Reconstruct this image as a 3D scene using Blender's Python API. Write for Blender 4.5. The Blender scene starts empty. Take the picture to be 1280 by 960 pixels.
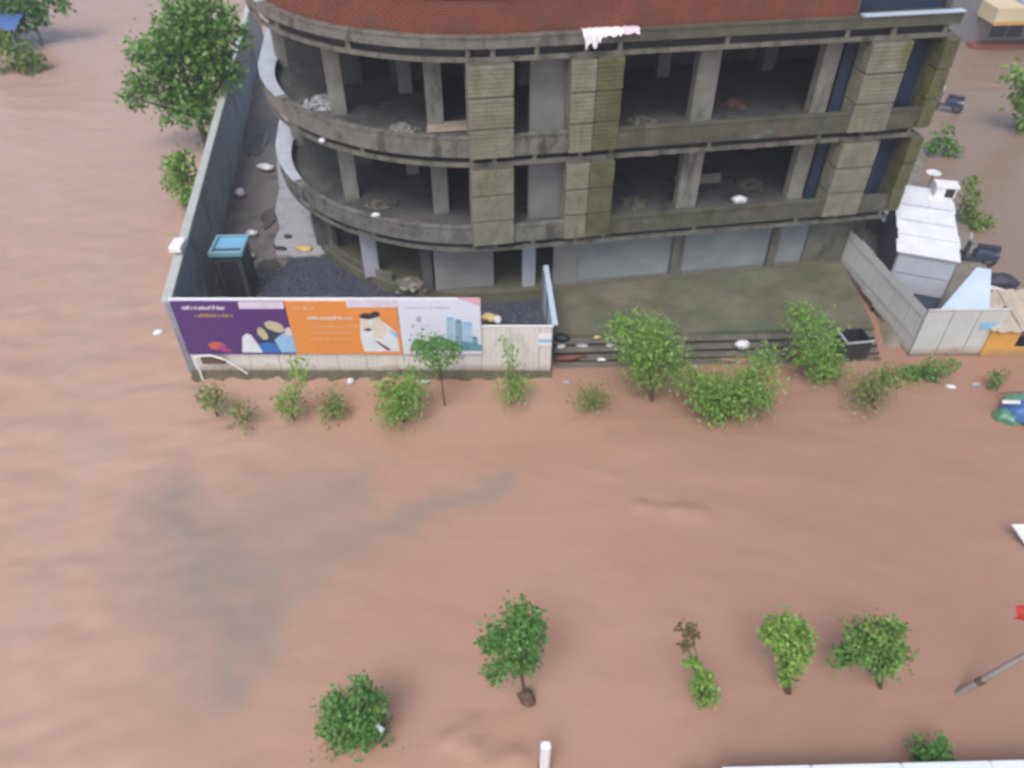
import bpy, math, random
import numpy as np
R = math.radians
random.seed(7); rng = np.random.default_rng(7)
sc = bpy.context.scene
col = sc.collection

# ------------------------------------------------------------------ camera
CAM_H, PITCH, FPX = 18.0, 42.0, 961.0
cd = bpy.data.cameras.new('camera'); cam = bpy.data.objects.new('camera', cd); col.objects.link(cam)
cam.location = (0, 0, CAM_H); cam.rotation_euler = (R(90 - PITCH), 0, 0)
cd.sensor_width = 36; cd.lens = 36 * FPX / 1280; cd.clip_start = .1; cd.clip_end = 3000
cd.dof.use_dof = True; cd.dof.focus_distance = 2.2; cd.dof.aperture_fstop = 3.0   # hand-held phone that missed focus
sc.camera = cam
# ------------------------------------------------------------------ sky, sun, exposure
wd = bpy.data.worlds.new('World'); sc.world = wd; wd.use_nodes = True
nt = wd.node_tree; nt.nodes.clear()
sky = nt.nodes.new('ShaderNodeTexSky'); sky.sky_type = 'NISHITA'; sky.sun_disc = False
sky.sun_elevation = R(58); sky.sun_rotation = R(200); sky.air_density = 1.0; sky.dust_density = 4.0; sky.ozone_density = 1.5
hs = nt.nodes.new('ShaderNodeHueSaturation'); hs.inputs['Saturation'].default_value = .8
bg = nt.nodes.new('ShaderNodeBackground'); bg.inputs[1].default_value = .13
wo = nt.nodes.new('ShaderNodeOutputWorld')
nt.links.new(sky.outputs[0], hs.inputs['Color']); nt.links.new(hs.outputs[0], bg.inputs[0]); nt.links.new(bg.outputs[0], wo.inputs[0])
sd = bpy.data.lights.new('sun', 'SUN'); sd.energy = 1.0; sd.angle = R(25); sd.color = (1, .96, .92)
so = bpy.data.objects.new('sun', sd); col.objects.link(so)
so.rotation_euler = (R(32), 0, R(-20)); so.location = (0, 0, 60)
sc.view_settings.view_transform = 'Standard'; sc.view_settings.look = 'None'
sc.view_settings.gamma = 1; sc.view_settings.use_curve_mapping = False
sc.view_settings.exposure = 0.66
sc.cycles.use_denoising = True
sc.cycles.max_bounces = 6; sc.cycles.diffuse_bounces = 3; sc.cycles.glossy_bounces = 3
sc.cycles.transmission_bounces = 3; sc.cycles.transparent_max_bounces = 6

# ------------------------------------------------------------------ pixel (1280 x 960) to place
CP, SP = math.cos(R(PITCH)), math.sin(R(PITCH))
def ray(u, v):
    x = (u - 640) / FPX; y = (v - 480) / FPX
    return x, CP - y * SP, -(SP + y * CP)
def pz(u, v, z=0.):                       # on the level z
    X, Y, Z = ray(u, v); t = (z - CAM_H) / Z
    return (X * t, Y * t, z)
def py(u, v, Y0):                         # on the upright plane y = Y0
    X, Y, Z = ray(u, v); t = Y0 / Y
    return (X * t, Y0, CAM_H + Z * t)
def depth(p): return p[1] * CP + (CAM_H - p[2]) * SP

# ------------------------------------------------------------------ materials
MATS = {}
def mat(name, c1, c2=None, scale=3., rough=.7, bump=0., bscale=None, stretch=(1, 1, 1), spec=.5, metal=0., c3=None, c3amt=.55, c3scale=.7, c3stretch=(1, 1, 1), rvar=0., detail=6., tide=0.):
    m = bpy.data.materials.new(name); m.use_nodes = True; MATS[name] = m
    n = m.node_tree; b = n.nodes['Principled BSDF']; L = n.links.new
    b.inputs['Roughness'].default_value = rough; b.inputs['Specular IOR Level'].default_value = spec; b.inputs['Metallic'].default_value = metal
    if c2 is None: c2 = tuple(x * .82 for x in c1)
    tc = n.nodes.new('ShaderNodeTexCoord'); mp = n.nodes.new('ShaderNodeMapping'); mp.inputs['Scale'].default_value = stretch
    L(tc.outputs['Object'], mp.inputs[0])
    nz = n.nodes.new('ShaderNodeTexNoise'); nz.inputs['Scale'].default_value = scale; nz.inputs['Detail'].default_value = detail; nz.inputs['Roughness'].default_value = .62
    L(mp.outputs[0], nz.inputs[0])
    rp = n.nodes.new('ShaderNodeValToRGB'); rp.color_ramp.elements[0].position = .32; rp.color_ramp.elements[1].position = .68
    rp.color_ramp.elements[0].color = (*c2, 1); rp.color_ramp.elements[1].color = (*c1, 1)
    L(nz.outputs[0], rp.inputs[0]); out = rp.outputs[0]
    if c3:
        m3 = n.nodes.new('ShaderNodeMapping'); m3.inputs['Scale'].default_value = c3stretch; m3.inputs['Location'].default_value = (3.1, 7.7, 1.3)
        L(tc.outputs['Object'], m3.inputs[0])
        n3 = n.nodes.new('ShaderNodeTexNoise'); n3.inputs['Scale'].default_value = c3scale; n3.inputs['Detail'].default_value = 7; n3.inputs['Roughness'].default_value = .65
        L(m3.outputs[0], n3.inputs[0])
        r3 = n.nodes.new('ShaderNodeValToRGB'); r3.color_ramp.elements[0].position = c3amt; r3.color_ramp.elements[1].position = c3amt + .14
        L(n3.outputs[0], r3.inputs[0])
        mx = n.nodes.new('ShaderNodeMix'); mx.data_type = 'RGBA'; mx.inputs['B'].default_value = (*c3, 1)
        L(r3.outputs[0], mx.inputs[0]); L(out, mx.inputs['A']); out = mx.outputs['Result']
    if tide:
        sx = n.nodes.new('ShaderNodeSeparateXYZ'); L(tc.outputs['Object'], sx.inputs[0])
        ad = n.nodes.new('ShaderNodeMath'); ad.operation = 'MULTIPLY_ADD'; L(nz.outputs[0], ad.inputs[0]); ad.inputs[1].default_value = -.9; L(sx.outputs['Z'], ad.inputs[2])
        tr = n.nodes.new('ShaderNodeMapRange'); L(ad.outputs[0], tr.inputs[0]); tr.inputs[1].default_value = tide - .62; tr.inputs[2].default_value = tide - .30; tr.inputs[3].default_value = .75; tr.inputs[4].default_value = 0
        mt_ = n.nodes.new('ShaderNodeMix'); mt_.data_type = 'RGBA'; mt_.inputs['B'].default_value = (.30, .20, .14, 1)
        L(tr.outputs[0], mt_.inputs[0]); L(out, mt_.inputs['A']); out = mt_.outputs['Result']
    L(out, b.inputs['Base Color'])
    if rvar:
        mr = n.nodes.new('ShaderNodeMapRange'); mr.inputs[1].default_value = .35; mr.inputs[2].default_value = .65
        mr.inputs[3].default_value = max(.05, rough - rvar); mr.inputs[4].default_value = min(1, rough + rvar)
        L(nz.outputs[0], mr.inputs[0]); L(mr.outputs[0], b.inputs['Roughness'])
    if bump:
        bz = n.nodes.new('ShaderNodeTexNoise'); bz.inputs['Scale'].default_value = bscale or scale * 4; bz.inputs['Detail'].default_value = 5
        L(mp.outputs[0], bz.inputs[0])
        bp = n.nodes.new('ShaderNodeBump'); bp.inputs['Strength'].default_value = bump; bp.inputs['Distance'].default_value = .02
        L(bz.outputs[0], bp.inputs['Height']); L(bp.outputs[0], b.inputs['Normal'])
    return m
def leafmat(name, c1, c2):
    m = bpy.data.materials.new(name); m.use_nodes = True; MATS[name] = m
    n = m.node_tree; b = n.nodes['Principled BSDF']; L = n.links.new
    g = n.nodes.new('ShaderNodeNewGeometry'); rp = n.nodes.new('ShaderNodeValToRGB')
    rp.color_ramp.elements[0].color = (*c2, 1); rp.color_ramp.elements[1].color = (*c1, 1)
    L(g.outputs['Random Per Island'], rp.inputs[0]); L(rp.outputs[0], b.inputs['Base Color'])
    b.inputs['Roughness'].default_value = .45
    t = n.nodes.new('ShaderNodeBsdfTranslucent'); L(rp.outputs[0], t.inputs[0])
    ms = n.nodes.new('ShaderNodeMixShader'); ms.inputs[0].default_value = .3
    L(b.outputs[0], ms.inputs[1]); L(t.outputs[0], ms.inputs[2]); L(ms.outputs[0], n.nodes['Material Output'].inputs[0])
    return m
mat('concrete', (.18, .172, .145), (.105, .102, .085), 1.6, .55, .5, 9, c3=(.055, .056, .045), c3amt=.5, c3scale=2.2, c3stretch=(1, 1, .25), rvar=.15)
mat('wet_ledge', (.19, .187, .168), (.105, .105, .092), 1.8, .3, .4, 9, c3=(.06, .063, .05), c3amt=.52, c3scale=1.9, c3stretch=(1, 1, .35), rvar=.15)
mat('pale_ledge', (.50, .53, .58), (.36, .385, .425), 1.4, .3, .3, 7, c3=(.26, .275, .28), c3amt=.6, c3scale=1.3)
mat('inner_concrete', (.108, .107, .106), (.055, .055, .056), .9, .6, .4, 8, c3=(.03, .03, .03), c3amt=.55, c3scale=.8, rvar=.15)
mat('mossy_ledge', (.115, .113, .085), (.058, .060, .045), 1.7, .45, .4, 9, c3=(.16, .20, .18), c3amt=.62, c3scale=.55, c3stretch=(1, 1, 2.5), rvar=.15)
mat('blue_netting', (.020, .036, .075), (.012, .018, .036), 1.5, .6, c3=(.045, .048, .055), c3amt=.55, c3scale=1.4)
mat('column_plaster', (.28, .27, .245), (.18, .173, .15), 1.5, .7, .3, 8, c3=(.10, .098, .08), c3amt=.53, c3scale=2.4, c3stretch=(1, 1, .25))
mat('pier_stone', (.235, .228, .178), (.145, .142, .108), 2.2, .7, .4, 12, c3=(.125, .125, .035), c3amt=.54, c3scale=1.3, c3stretch=(1.6, 1.6, .3))
mat('mossy_stone', (.125, .122, .06), (.07, .07, .032), 1.8, .75, .4, 12, c3=(.20, .20, .04), c3amt=.54, c3scale=1.3, c3stretch=(1.6, 1.6, .35))
mat('joint', (.10, .097, .075), None, 4, .9)
mat('brick', (.235, .072, .046), (.155, .048, .034), 1.3, .8, .4, 18, c3=(.13, .075, .06), c3amt=.54, c3scale=.8)
mat('mortar', (.13, .075, .055), None, 3, .9)
mat('shutter', (.255, .28, .29), (.185, .21, .22), 1.2, .5, c3=(.24, .24, .21), c3amt=.6, c3scale=.9, c3stretch=(1, 1, 2))
mat('shade_black', (.05, .052, .056), (.03, .032, .035), 1.5, .6)  # near-black tone carries the shade under the slab overhang
mat('plaster_panel', (.27, .265, .262), (.19, .187, .185), 1.1, .7, .2, c3=(.2, .19, .17), c3amt=.6)
mat('sheet_white', (.66, .655, .63), (.55, .55, .52), 1.2, .45, c3=(.44, .42, .37), c3amt=.6, c3scale=1.1, c3stretch=(1, 1, .5), tide=.26)
mat('sheet_grey', (.56, .585, .565), (.47, .495, .48), 1.0, .5, c3=(.36, .37, .34), c3amt=.62, c3scale=1.2, tide=.26)
mat('sheet_blue', (.48, .58, .68), (.42, .52, .62), 1., .45)
mat('roof_white', (.78, .79, .81), (.64, .66, .70), 1.4, .4, c3=(.45, .47, .5), c3amt=.64, c3scale=1.3)
mat('panel_pale', (.44, .46, .52), (.36, .38, .44), 1.3, .5)
mat('panel_navy', (.085, .105, .16), (.06, .075, .12), 1.5, .5)
mat('wall_inner', (.36, .40, .44), (.22, .25, .285), .8, .6, .3, 6, c3=(.10, .115, .145), c3amt=.56, c3scale=.45, c3stretch=(1, 1, .5), rvar=.1)
mat('coping', (.48, .50, .49), (.38, .40, .39), 1.4, .5, .2)
mat('steel', (.35, .36, .37), None, 5, .4, metal=.6)
mat('dark_metal', (.03, .032, .036), None, 4, .5)
mat('dark_grey', (.075, .08, .085), (.05, .053, .058), 2, .55)
mat('blue_roof', (.20, .44, .66), (.15, .37, .58), 2, .35)
mat('teal_rim', (.20, .38, .46), None, 2, .4)
mat('white', (.80, .80, .82), (.70, .70, .73), 4, .5)
mat('bag_white', (.72, .73, .76), (.55, .56, .60), 5, .4, .3)
mat('bag_grey', (.40, .41, .44), (.28, .29, .31), 5, .5, .3)
mat('bag_yellow', (.62, .50, .20), (.5, .38, .15), 5, .5)
mat('bag_orange', (.60, .22, .10), None, 5, .5)
mat('maroon', (.16, .05, .045), None, 5, .6)
mat('mud', (.185, .155, .145), (.11, .098, .097), 1.2, .5, .6, 6, c3=(.07, .065, .065), c3amt=.55, c3scale=.6, rvar=.2)
mat('gravel', (.085, .095, .125), (.045, .05, .07), 7, .45)
mat('pad', (.40, .40, .42), (.30, .30, .32), 1.2, .35, .3, c3=(.10, .105, .12), c3amt=.62, c3scale=1.1, rvar=.12)
mat('forecourt', (.175, .158, .115), (.095, .09, .062), .9, .5, .4, 6, c3=(.09, .115, .075), c3amt=.5, c3scale=.45, rvar=.15)
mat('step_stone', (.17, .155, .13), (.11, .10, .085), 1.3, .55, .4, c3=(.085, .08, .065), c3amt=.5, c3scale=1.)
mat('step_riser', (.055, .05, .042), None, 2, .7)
mat('soil', (.115, .095, .06), (.06, .056, .036), 2, .8, .6)
mat('verge', (.26, .235, .20), (.17, .15, .125), .6, .55, .5, 4, c3=(.12, .12, .085), c3amt=.55, c3scale=.35)
mat('bark', (.12, .085, .06), (.07, .05, .035), 6, .8, .5)
mat('root_mud', (.16, .09, .06), (.08, .05, .035), 8, .8, .6)
mat('purple', (.085, .035, .17), (.075, .03, .15), 2, .4, .9, 1.6, stretch=(1, 1, .5))
mat('orange_print', (.72, .27, .06), (.66, .24, .055), 2, .4, .9, 1.6, stretch=(1, 1, .5))
mat('white_print', (.66, .69, .80), (.62, .65, .76), 2, .4, .9, 1.6, stretch=(1, 1, .5))
mat('ink_white', (.66, .62, .72), None, 3, .5)
mat('ink_gold', (.40, .28, .08), None, 3, .5)
mat('ink_pale', (.78, .46, .26), None, 3, .5)
mat('ink_red', (.55, .12, .07), None, 3, .5)
mat('ink_magenta', (.36, .06, .20), None, 3, .5)
mat('ink_skin', (.50, .46, .32), (.44, .40, .28), 4, .5)
mat('ink_cream', (.66, .62, .55), None, 3, .5)
mat('ink_navy', (.03, .045, .09), None, 3, .5)
mat('ink_blue', (.03, .17, .48), None, 3, .5)
mat('ink_lightblue', (.28, .50, .72), (.22, .44, .66), 3, .5)
mat('ink_palewhite', (.68, .74, .78), None, 3, .5)
mat('ink_black', (.03, .03, .04), None, 3, .5)
mat('ink_grey', (.40, .43, .52), None, 3, .5)
mat('ink_teal', (.12, .30, .40), (.08, .24, .34), 9, .5)
mat('ink_green', (.05, .19, .14), (.08, .25, .12), 9, .5)
mat('ink_pink', (.72, .45, .52), None, 3, .5)
mat('kiosk_orange', (.70, .38, .09), (.60, .31, .07), 1.5, .6, c3=(.42, .22, .1), c3amt=.66, tide=.3)
mat('tin_beige', (.50, .43, .36), (.38, .32, .26), 1.6, .55, .3, c3=(.24, .20, .16), c3amt=.58)
mat('tarp_blue', (.06, .14, .36), (.045, .11, .30), 3, .4)
mat('tarp_green', (.10, .25, .16), (.06, .18, .11), 3, .4)
mat('tarp_dark', (.035, .035, .06), (.025, .025, .045), 3, .5)
mat('scooter_blue', (.045, .06, .105), None, 3, .3)
mat('tyre', (.02, .02, .022), None, 3, .8)
mat('red_cloth', (.50, .045, .03), (.42, .04, .03), 4, .6)
mat('pole_grey', (.30, .26, .245), (.22, .19, .18), 4, .6)
mat('near_wall', (.68, .72, .78), (.60, .64, .70), 1., .5)
mat('cream_paint', (.62, .54, .36), (.55, .47, .3), 1., .6)
mat('ochre_paint', (.60, .36, .12), None, 1., .6)
mat('dark_glass', (.05, .05, .085), None, 1., .2)
mat('grey_paint', (.30, .29, .30), None, 1., .6)
mat('red_brown', (.28, .10, .065), (.2, .08, .05), 1., .7)
leafmat('leaf_green', (.20, .37, .065), (.08, .195, .04))
leafmat('leaf_bright', (.27, .44, .08), (.13, .27, .05))
leafmat('leaf_deep', (.155, .33, .065), (.065, .175, .04))
leafmat('leaf_olive', (.25, .35, .075), (.13, .21, .045))
leafmat('leaf_dry', (.26, .17, .06), (.12, .13, .04))

# ------------------------------------------------------------------ mesh helpers
class MB:
    def __init__(s): s.v = []; s.f = []
    def poly(s, pts):
        n = len(s.v); s.v += [tuple(p) for p in pts]; s.f.append(tuple(range(n, n + len(pts)))); return s
    def box(s, x0, x1, y0, y1, z0, z1):
        n = len(s.v)
        s.v += [(x0, y0, z0), (x1, y0, z0), (x1, y1, z0), (x0, y1, z0), (x0, y0, z1), (x1, y0, z1), (x1, y1, z1), (x0, y1, z1)]
        s.f += [tuple(n + i for i in q) for q in ((3, 2, 1, 0), (4, 5, 6, 7), (0, 1, 5, 4), (1, 2, 6, 5), (2, 3, 7, 6), (3, 0, 4, 7))]; return s
    def bev(s, x0, x1, y0, y1, z0, z1, b=.02):     # box with chamfered upright corners and top
        o = lambda k: [(x0 + b + k, y0 + k), (x1 - b - k, y0 + k), (x1 - k, y0 + b + k), (x1 - k, y1 - b - k), (x1 - b - k, y1 - k), (x0 + b + k, y1 - k), (x0 + k, y1 - b - k), (x0 + k, y0 + b + k)]
        return s.loft([[(x, y, z0) for x, y in o(0)], [(x, y, z1 - b) for x, y in o(0)], [(x, y, z1) for x, y in o(b * .8)]])
    def prism(s, pts, z0, z1):
        n = len(s.v); k = len(pts)
        s.v += [(p[0], p[1], z0) for p in pts] + [(p[0], p[1], z1) for p in pts]
        s.f.append(tuple(n + i for i in reversed(range(k)))); s.f.append(tuple(n + k + i for i in range(k)))
        for i in range(k): j = (i + 1) % k; s.f.append((n + i, n + j, n + k + j, n + k + i))
        return s
    def loft(s, rings, cap=True):
        n = len(s.v); k = len(rings[0])
        for r in rings: s.v += [tuple(p) for p in r]
        for a in range(len(rings) - 1):
            for i in range(k): j = (i + 1) % k; s.f.append((n + a * k + i, n + a * k + j, n + (a + 1) * k + j, n + (a + 1) * k + i))
        if cap:
            s.f.append(tuple(n + i for i in reversed(range(k)))); s.f.append(tuple(n + (len(rings) - 1) * k + i for i in range(k)))
        return s
    def tube(s, pts, rad, k=8):
        rad = rad if isinstance(rad, (list, tuple)) else [rad] * len(pts)
        P = [np.array(p, float) for p in pts]; rings = []
        for i, p in enumerate(P):
            d = P[min(i + 1, len(P) - 1)] - P[max(i - 1, 0)]; d = d / (np.linalg.norm(d) + 1e-9)
            a = np.array([1, 0, 0]) if abs(d[0]) < .8 else np.array([0, 1, 0])
            x = np.cross(d, a); x /= np.linalg.norm(x); y = np.cross(d, x)
            rings.append([p + rad[i] * (math.cos(t) * x + math.sin(t) * y) for t in (2 * math.pi * q / k for q in range(k))])
        return s.loft(rings)
    def slab_band(s, outer, inner, z0, z1):       # open path with two sides
        n = len(s.v); k = len(outer)
        for path, z in ((outer, z0), (outer, z1), (inner, z1), (inner, z0)): s.v += [(p[0], p[1], z) for p in path]
        for i in range(k - 1):
            for a in range(4):
                b = (a + 1) % 4; s.f.append((n + a * k + i, n + a * k + i + 1, n + b * k + i + 1, n + b * k + i))
        s.f.append((n, n + k, n + 2 * k, n + 3 * k)); s.f.append((n + k - 1, n + 4 * k - 1, n + 3 * k - 1, n + 2 * k - 1)); return s
    def build(s, name, m, parent=None, smooth=False, loc=None):
        me = bpy.data.meshes.new(name); me.from_pydata(s.v, [], s.f); me.validate()
        import bmesh
        if len(s.f) < 60000:
            bm = bmesh.new(); bm.from_mesh(me); bmesh.ops.recalc_face_normals(bm, faces=bm.faces); bm.to_mesh(me); bm.free()
        if smooth: me.shade_smooth()
        me.materials.append(MATS[m]); o = bpy.data.objects.new(name, me); col.objects.link(o)
        if parent: o.parent = parent
        if loc: o.location = loc
        return o
def tag(o, label=None, cat=None, group=None, kind=None):
    if label: o['label'] = label
    if cat: o['category'] = cat
    if group: o['group'] = group
    if kind: o['kind'] = kind
    return o
def empty(name, loc, rz=0.):
    o = bpy.data.objects.new(name, None); col.objects.link(o); o.location = loc; o.rotation_euler = (0, 0, rz); o.empty_display_size = .3; return o
def lump(seed, rx, ry, rz, n=9, m=6, rough=.28, flat=.0):
    r = random.Random(seed); rings = []; ph = r.random() * 6
    for i in range(m + 1):
        t = math.pi * i / m; rr = max(.04, math.sin(t)); ring = []
        for j in range(n):
            a = 2 * math.pi * j / n; w = 1 + rough * (r.random() - .5) * 2 * min(1, rr * 1.5) + .18 * math.sin(2 * a + ph)
            ring.append((rx * rr * w * math.cos(a), ry * rr * w * math.sin(a), max(-rz * .55, rz * -math.cos(t) * (1 + rough * .5 * (r.random() - .5)))))
        rings.append(ring)
    return MB().loft(rings)

# ================================================================== SETTING
# ---- ground under the flood, one sheet to the horizon
tag(MB().box(-1000, 1000, -1000, 1000, -1.4, -.9).build('ground', 'mud'), kind='structure')

# ---- flood water: a fine grid in view, stretching outwards
def axis(a, b, step, far):
    c = list(np.arange(a, b + 1e-6, step)); st = step
    lo, hi = [], []
    x = a
    while x > -far: st *= 1.35; x -= st; lo.append(x)
    st = step; x = c[-1]
    while x < far: st *= 1.35; x += st; hi.append(x)
    return np.array(lo[::-1] + c + hi)
xs, ys = axis(-34, 34, .16, 650), axis(5, 62, .16, 650)
def vnoise(x, y, sx, sy, ang, seed):
    r = np.random.default_rng(seed); g = r.random((256, 256))
    c, s = math.cos(ang), math.sin(ang)
    u = (x * c + y * s) / sx + 100.3; w = (-x * s + y * c) / sy + 77.1
    iu = np.floor(u).astype(int); iw = np.floor(w).astype(int); fu = u - iu; fw = w - iw
    fu = fu * fu * (3 - 2 * fu); fw = fw * fw * (3 - 2 * fw)
    q = lambda i, j: g[i % 256, j % 256]
    return (q(iu, iw) * (1 - fu) + q(iu + 1, iw) * fu) * (1 - fw) + (q(iu, iw + 1) * (1 - fu) + q(iu + 1, iw + 1) * fu) * fw - .5
GX, GY = np.meshgrid(xs, ys)
def strokes(S, x, y):
    out = np.zeros_like(x)
    for st in S:
        W = [(pz(u, v)[0], pz(u, v)[1], w * depth(pz(u, v)) / FPX) for u, v, w in st]
        for (x0, y0, w0), (x1, y1, w1) in zip(W[:-1], W[1:]):
            dx, dy = x1 - x0, y1 - y0; t = np.clip(((x - x0) * dx + (y - y0) * dy) / (dx * dx + dy * dy), 0, 1)
            d = np.hypot((x - x0 - t * dx), (y - y0 - t * dy) * .75); w = w0 + t * (w1 - w0)
            out = np.maximum(out, np.exp(-(d / w) ** 2))
    return out
wx = GX + .9 * vnoise(GX, GY, 2.2, 2.2, .3, 1) + .6 * vnoise(GX, GY, .7, .7, .3, 2)
wy = GY + .9 * vnoise(GX, GY, 2.2, 2.2, .8, 3) + .6 * vnoise(GX, GY, .7, .7, .3, 4)
clear = strokes([[(215, 625, 36), (228, 700, 62), (262, 775, 55), (292, 850, 22)], [(250, 690, 60), (320, 740, 50), (285, 810, 45)]], wx, wy)
clear = np.maximum(clear, .75 * strokes([[(290, 715, 70), (390, 700, 52), (470, 665, 36), (560, 632, 22), (640, 608, 12)], [(330, 640, 55), (450, 612, 36)]], wx, wy))
grey = np.clip((GX - 15) / 6, 0, 1) * np.clip((GY - 20) / 6, 0, 1)
pale = np.clip((GY - 24) / 22, 0, 1) * .8 * np.clip((-GX - 8) / 4, 0, 1)
pale = np.clip(pale + strokes([[(230, 0, 60), (200, 150, 45), (120, 330, 30), (110, 560, 35), (60, 720, 30), (20, 800, 30)], [(90, 60, 60), (60, 250, 50)]], wx, wy) * (.45 + .6 * vnoise(GX, GY, 1.6, .9, .5, 9)), 0, 1)
dark_right = np.clip((wx - 1 + .25 * (wy - 12)) / 9, 0, 1)  # weight of the darker water tone, rising towards the right
left = np.clip((-GX - 4) / 7, 0, 1) * np.clip((60 - GY) / 20, 0, 1)
near = ((np.abs(GX) < 40) & (GY > 0) & (GY < 66)).astype(float)
hgt = .030 * vnoise(GX, GY, .9, .35, -.25, 11) + .015 * vnoise(GX, GY, .45, .2, .1, 12)
hgt += left * np.clip((46 - GY) / 24, .25, 1) * (.11 * vnoise(GX, GY, 1.6, .7, .55, 13) + .065 * vnoise(GX, GY, .8, .35, .4, 14) + .05 * vnoise(GX, GY, .5, .25, .9, 15))
hgt += .05 * vnoise(GX, GY, 2.5, .8, -.15, 16) * np.clip((GY - 13) / 3, 0, 1)
hgt += .10 * strokes([[(590, 905, 10), (560, 925, 16), (600, 950, 18), (650, 945, 8)], [(800, 634, 6), (830, 638, 8), (880, 642, 5)]], GX, GY) * (1 + 1.6 * vnoise(GX, GY, .5, .3, .3, 17))
for (u, v) in ((448, 922), (658, 876), (880, 884), (985, 866), (1100, 860), (272, 520), (302, 530), (368, 526), (416, 523), (505, 527), (556, 508), (640, 505), (743, 510), (815, 502), (907, 524), (1030, 474), (1095, 512), (1196, 868), (680, 955)):
    bx0, by0 = pz(u, v)[:2]; ux_, uy_ = -.93, -.36                   # the current runs towards the side street
    al = (GX - bx0) * ux_ + (GY - by0) * uy_; ac = np.abs(-(GX - bx0) * uy_ + (GY - by0) * ux_)
    env = np.exp(-np.maximum(al, 0) / 1.1) * (al > -.15); hgt += .05 * env * np.exp(-((ac - .14 - .32 * np.maximum(al, 0)) / .1) ** 2)
    dd = np.hypot(GX - bx0, GY - by0); hgt += .014 * np.sin(dd * 17) * np.exp(-dd / .55)
hgt *= near
nxg, nyg = len(xs), len(ys)
me = bpy.data.meshes.new('flood_water')
co = np.stack([GX, GY, hgt], -1).reshape(-1, 3)
idx = np.arange(nxg * nyg).reshape(nyg, nxg)
q = np.stack([idx[:-1, :-1], idx[:-1, 1:], idx[1:, 1:], idx[1:, :-1]], -1).reshape(-1, 4)
me.vertices.add(len(co)); me.vertices.foreach_set('co', co.ravel())
me.loops.add(q.size); me.loops.foreach_set('vertex_index', q.ravel())
me.polygons.add(len(q)); me.polygons.foreach_set('loop_start', np.arange(0, q.size, 4)); me.polygons.foreach_set('loop_total', np.full(len(q), 4))
me.update(); me.validate()
for nm, arr in (('clear', clear), ('grey', grey), ('left', left), ('pale', pale), ('dark_right', dark_right)):
    a = me.attributes.new(nm, 'FLOAT', 'POINT'); a.data.foreach_set('value', arr.ravel().astype(np.float32))
me.shade_smooth()
m = bpy.data.materials.new('muddy_water'); m.use_nodes = True; MATS['water'] = m
n = m.node_tree; b = n.nodes['Principled BSDF']; L = n.links.new
def attr(nm):
    a = n.nodes.new('ShaderNodeAttribute'); a.attribute_name = nm; return a.outputs['Fac']
def mixc(fac, A, Bc):
    x = n.nodes.new('ShaderNodeMix'); x.data_type = 'RGBA'; L(fac, x.inputs[0])
    if isinstance(A, tuple): x.inputs['A'].default_value = (*A, 1)
    else: L(A, x.inputs['A'])
    x.inputs['B'].default_value = (*Bc, 1); return x.outputs['Result']
def mul(a, k):
    x = n.nodes.new('ShaderNodeMath'); x.operation = 'MULTIPLY'; L(a, x.inputs[0]); x.inputs[1].default_value = k; return x.outputs[0]
tc = n.nodes.new('ShaderNodeTexCoord')
def wn(scale, rot, st, det=5):
    mp = n.nodes.new('ShaderNodeMapping'); mp.inputs['Rotation'].default_value = (0, 0, rot); mp.inputs['Scale'].default_value = st
    L(tc.outputs['Object'], mp.inputs[0]); z = n.nodes.new('ShaderNodeTexNoise'); z.inputs['Scale'].default_value = scale; z.inputs['Detail'].default_value = det
    L(mp.outputs[0], z.inputs[0]); return z.outputs[0]
def ramp(fac, a, c):
    r_ = n.nodes.new('ShaderNodeMapRange'); L(fac, r_.inputs[0]); r_.inputs[1].default_value = a; r_.inputs[2].default_value = c; return r_.outputs[0]
c_ = mixc(ramp(wn(.22, .2, (1, 2, 1)), .35, .65), (.362, .211, .148), (.395, .237, .170))
c_ = mixc(mul(attr('dark_right'), .85), c_, (.318, .183, .130))
c_ = mixc(mul(attr('left'), .55), c_, (.44, .298, .242))
c_ = mixc(mul(attr('pale'), .30), c_, (.37, .325, .305))
c_ = mixc(mul(attr('grey'), .75), c_, (.205, .168, .135))
c_ = mixc(mul(attr('clear'), .78), c_, (.228, .198, .176))
L(c_, b.inputs['Base Color'])
b.inputs['Roughness'].default_value = .22; b.inputs['Specular IOR Level'].default_value = .5; b.inputs['IOR'].default_value = 1.33
bp = n.nodes.new('ShaderNodeBump'); bp.inputs['Strength'].default_value = .18; bp.inputs['Distance'].default_value = .06
L(wn(1.6, .25, (1, 2.6, 1)), bp.inputs['Height'])
bp2 = n.nodes.new('ShaderNodeBump'); bp2.inputs['Strength'].default_value = .22; bp2.inputs['Distance'].default_value = .03
L(wn(9, 0, (1, 1.6, 1), 3), bp2.inputs['Height']); L(bp.outputs[0], bp2.inputs['Normal']); L(bp2.outputs[0], b.inputs['Normal'])
me.materials.append(m)
fw = bpy.data.objects.new('water', me); col.objects.link(fw); tag(fw, kind='structure')

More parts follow.
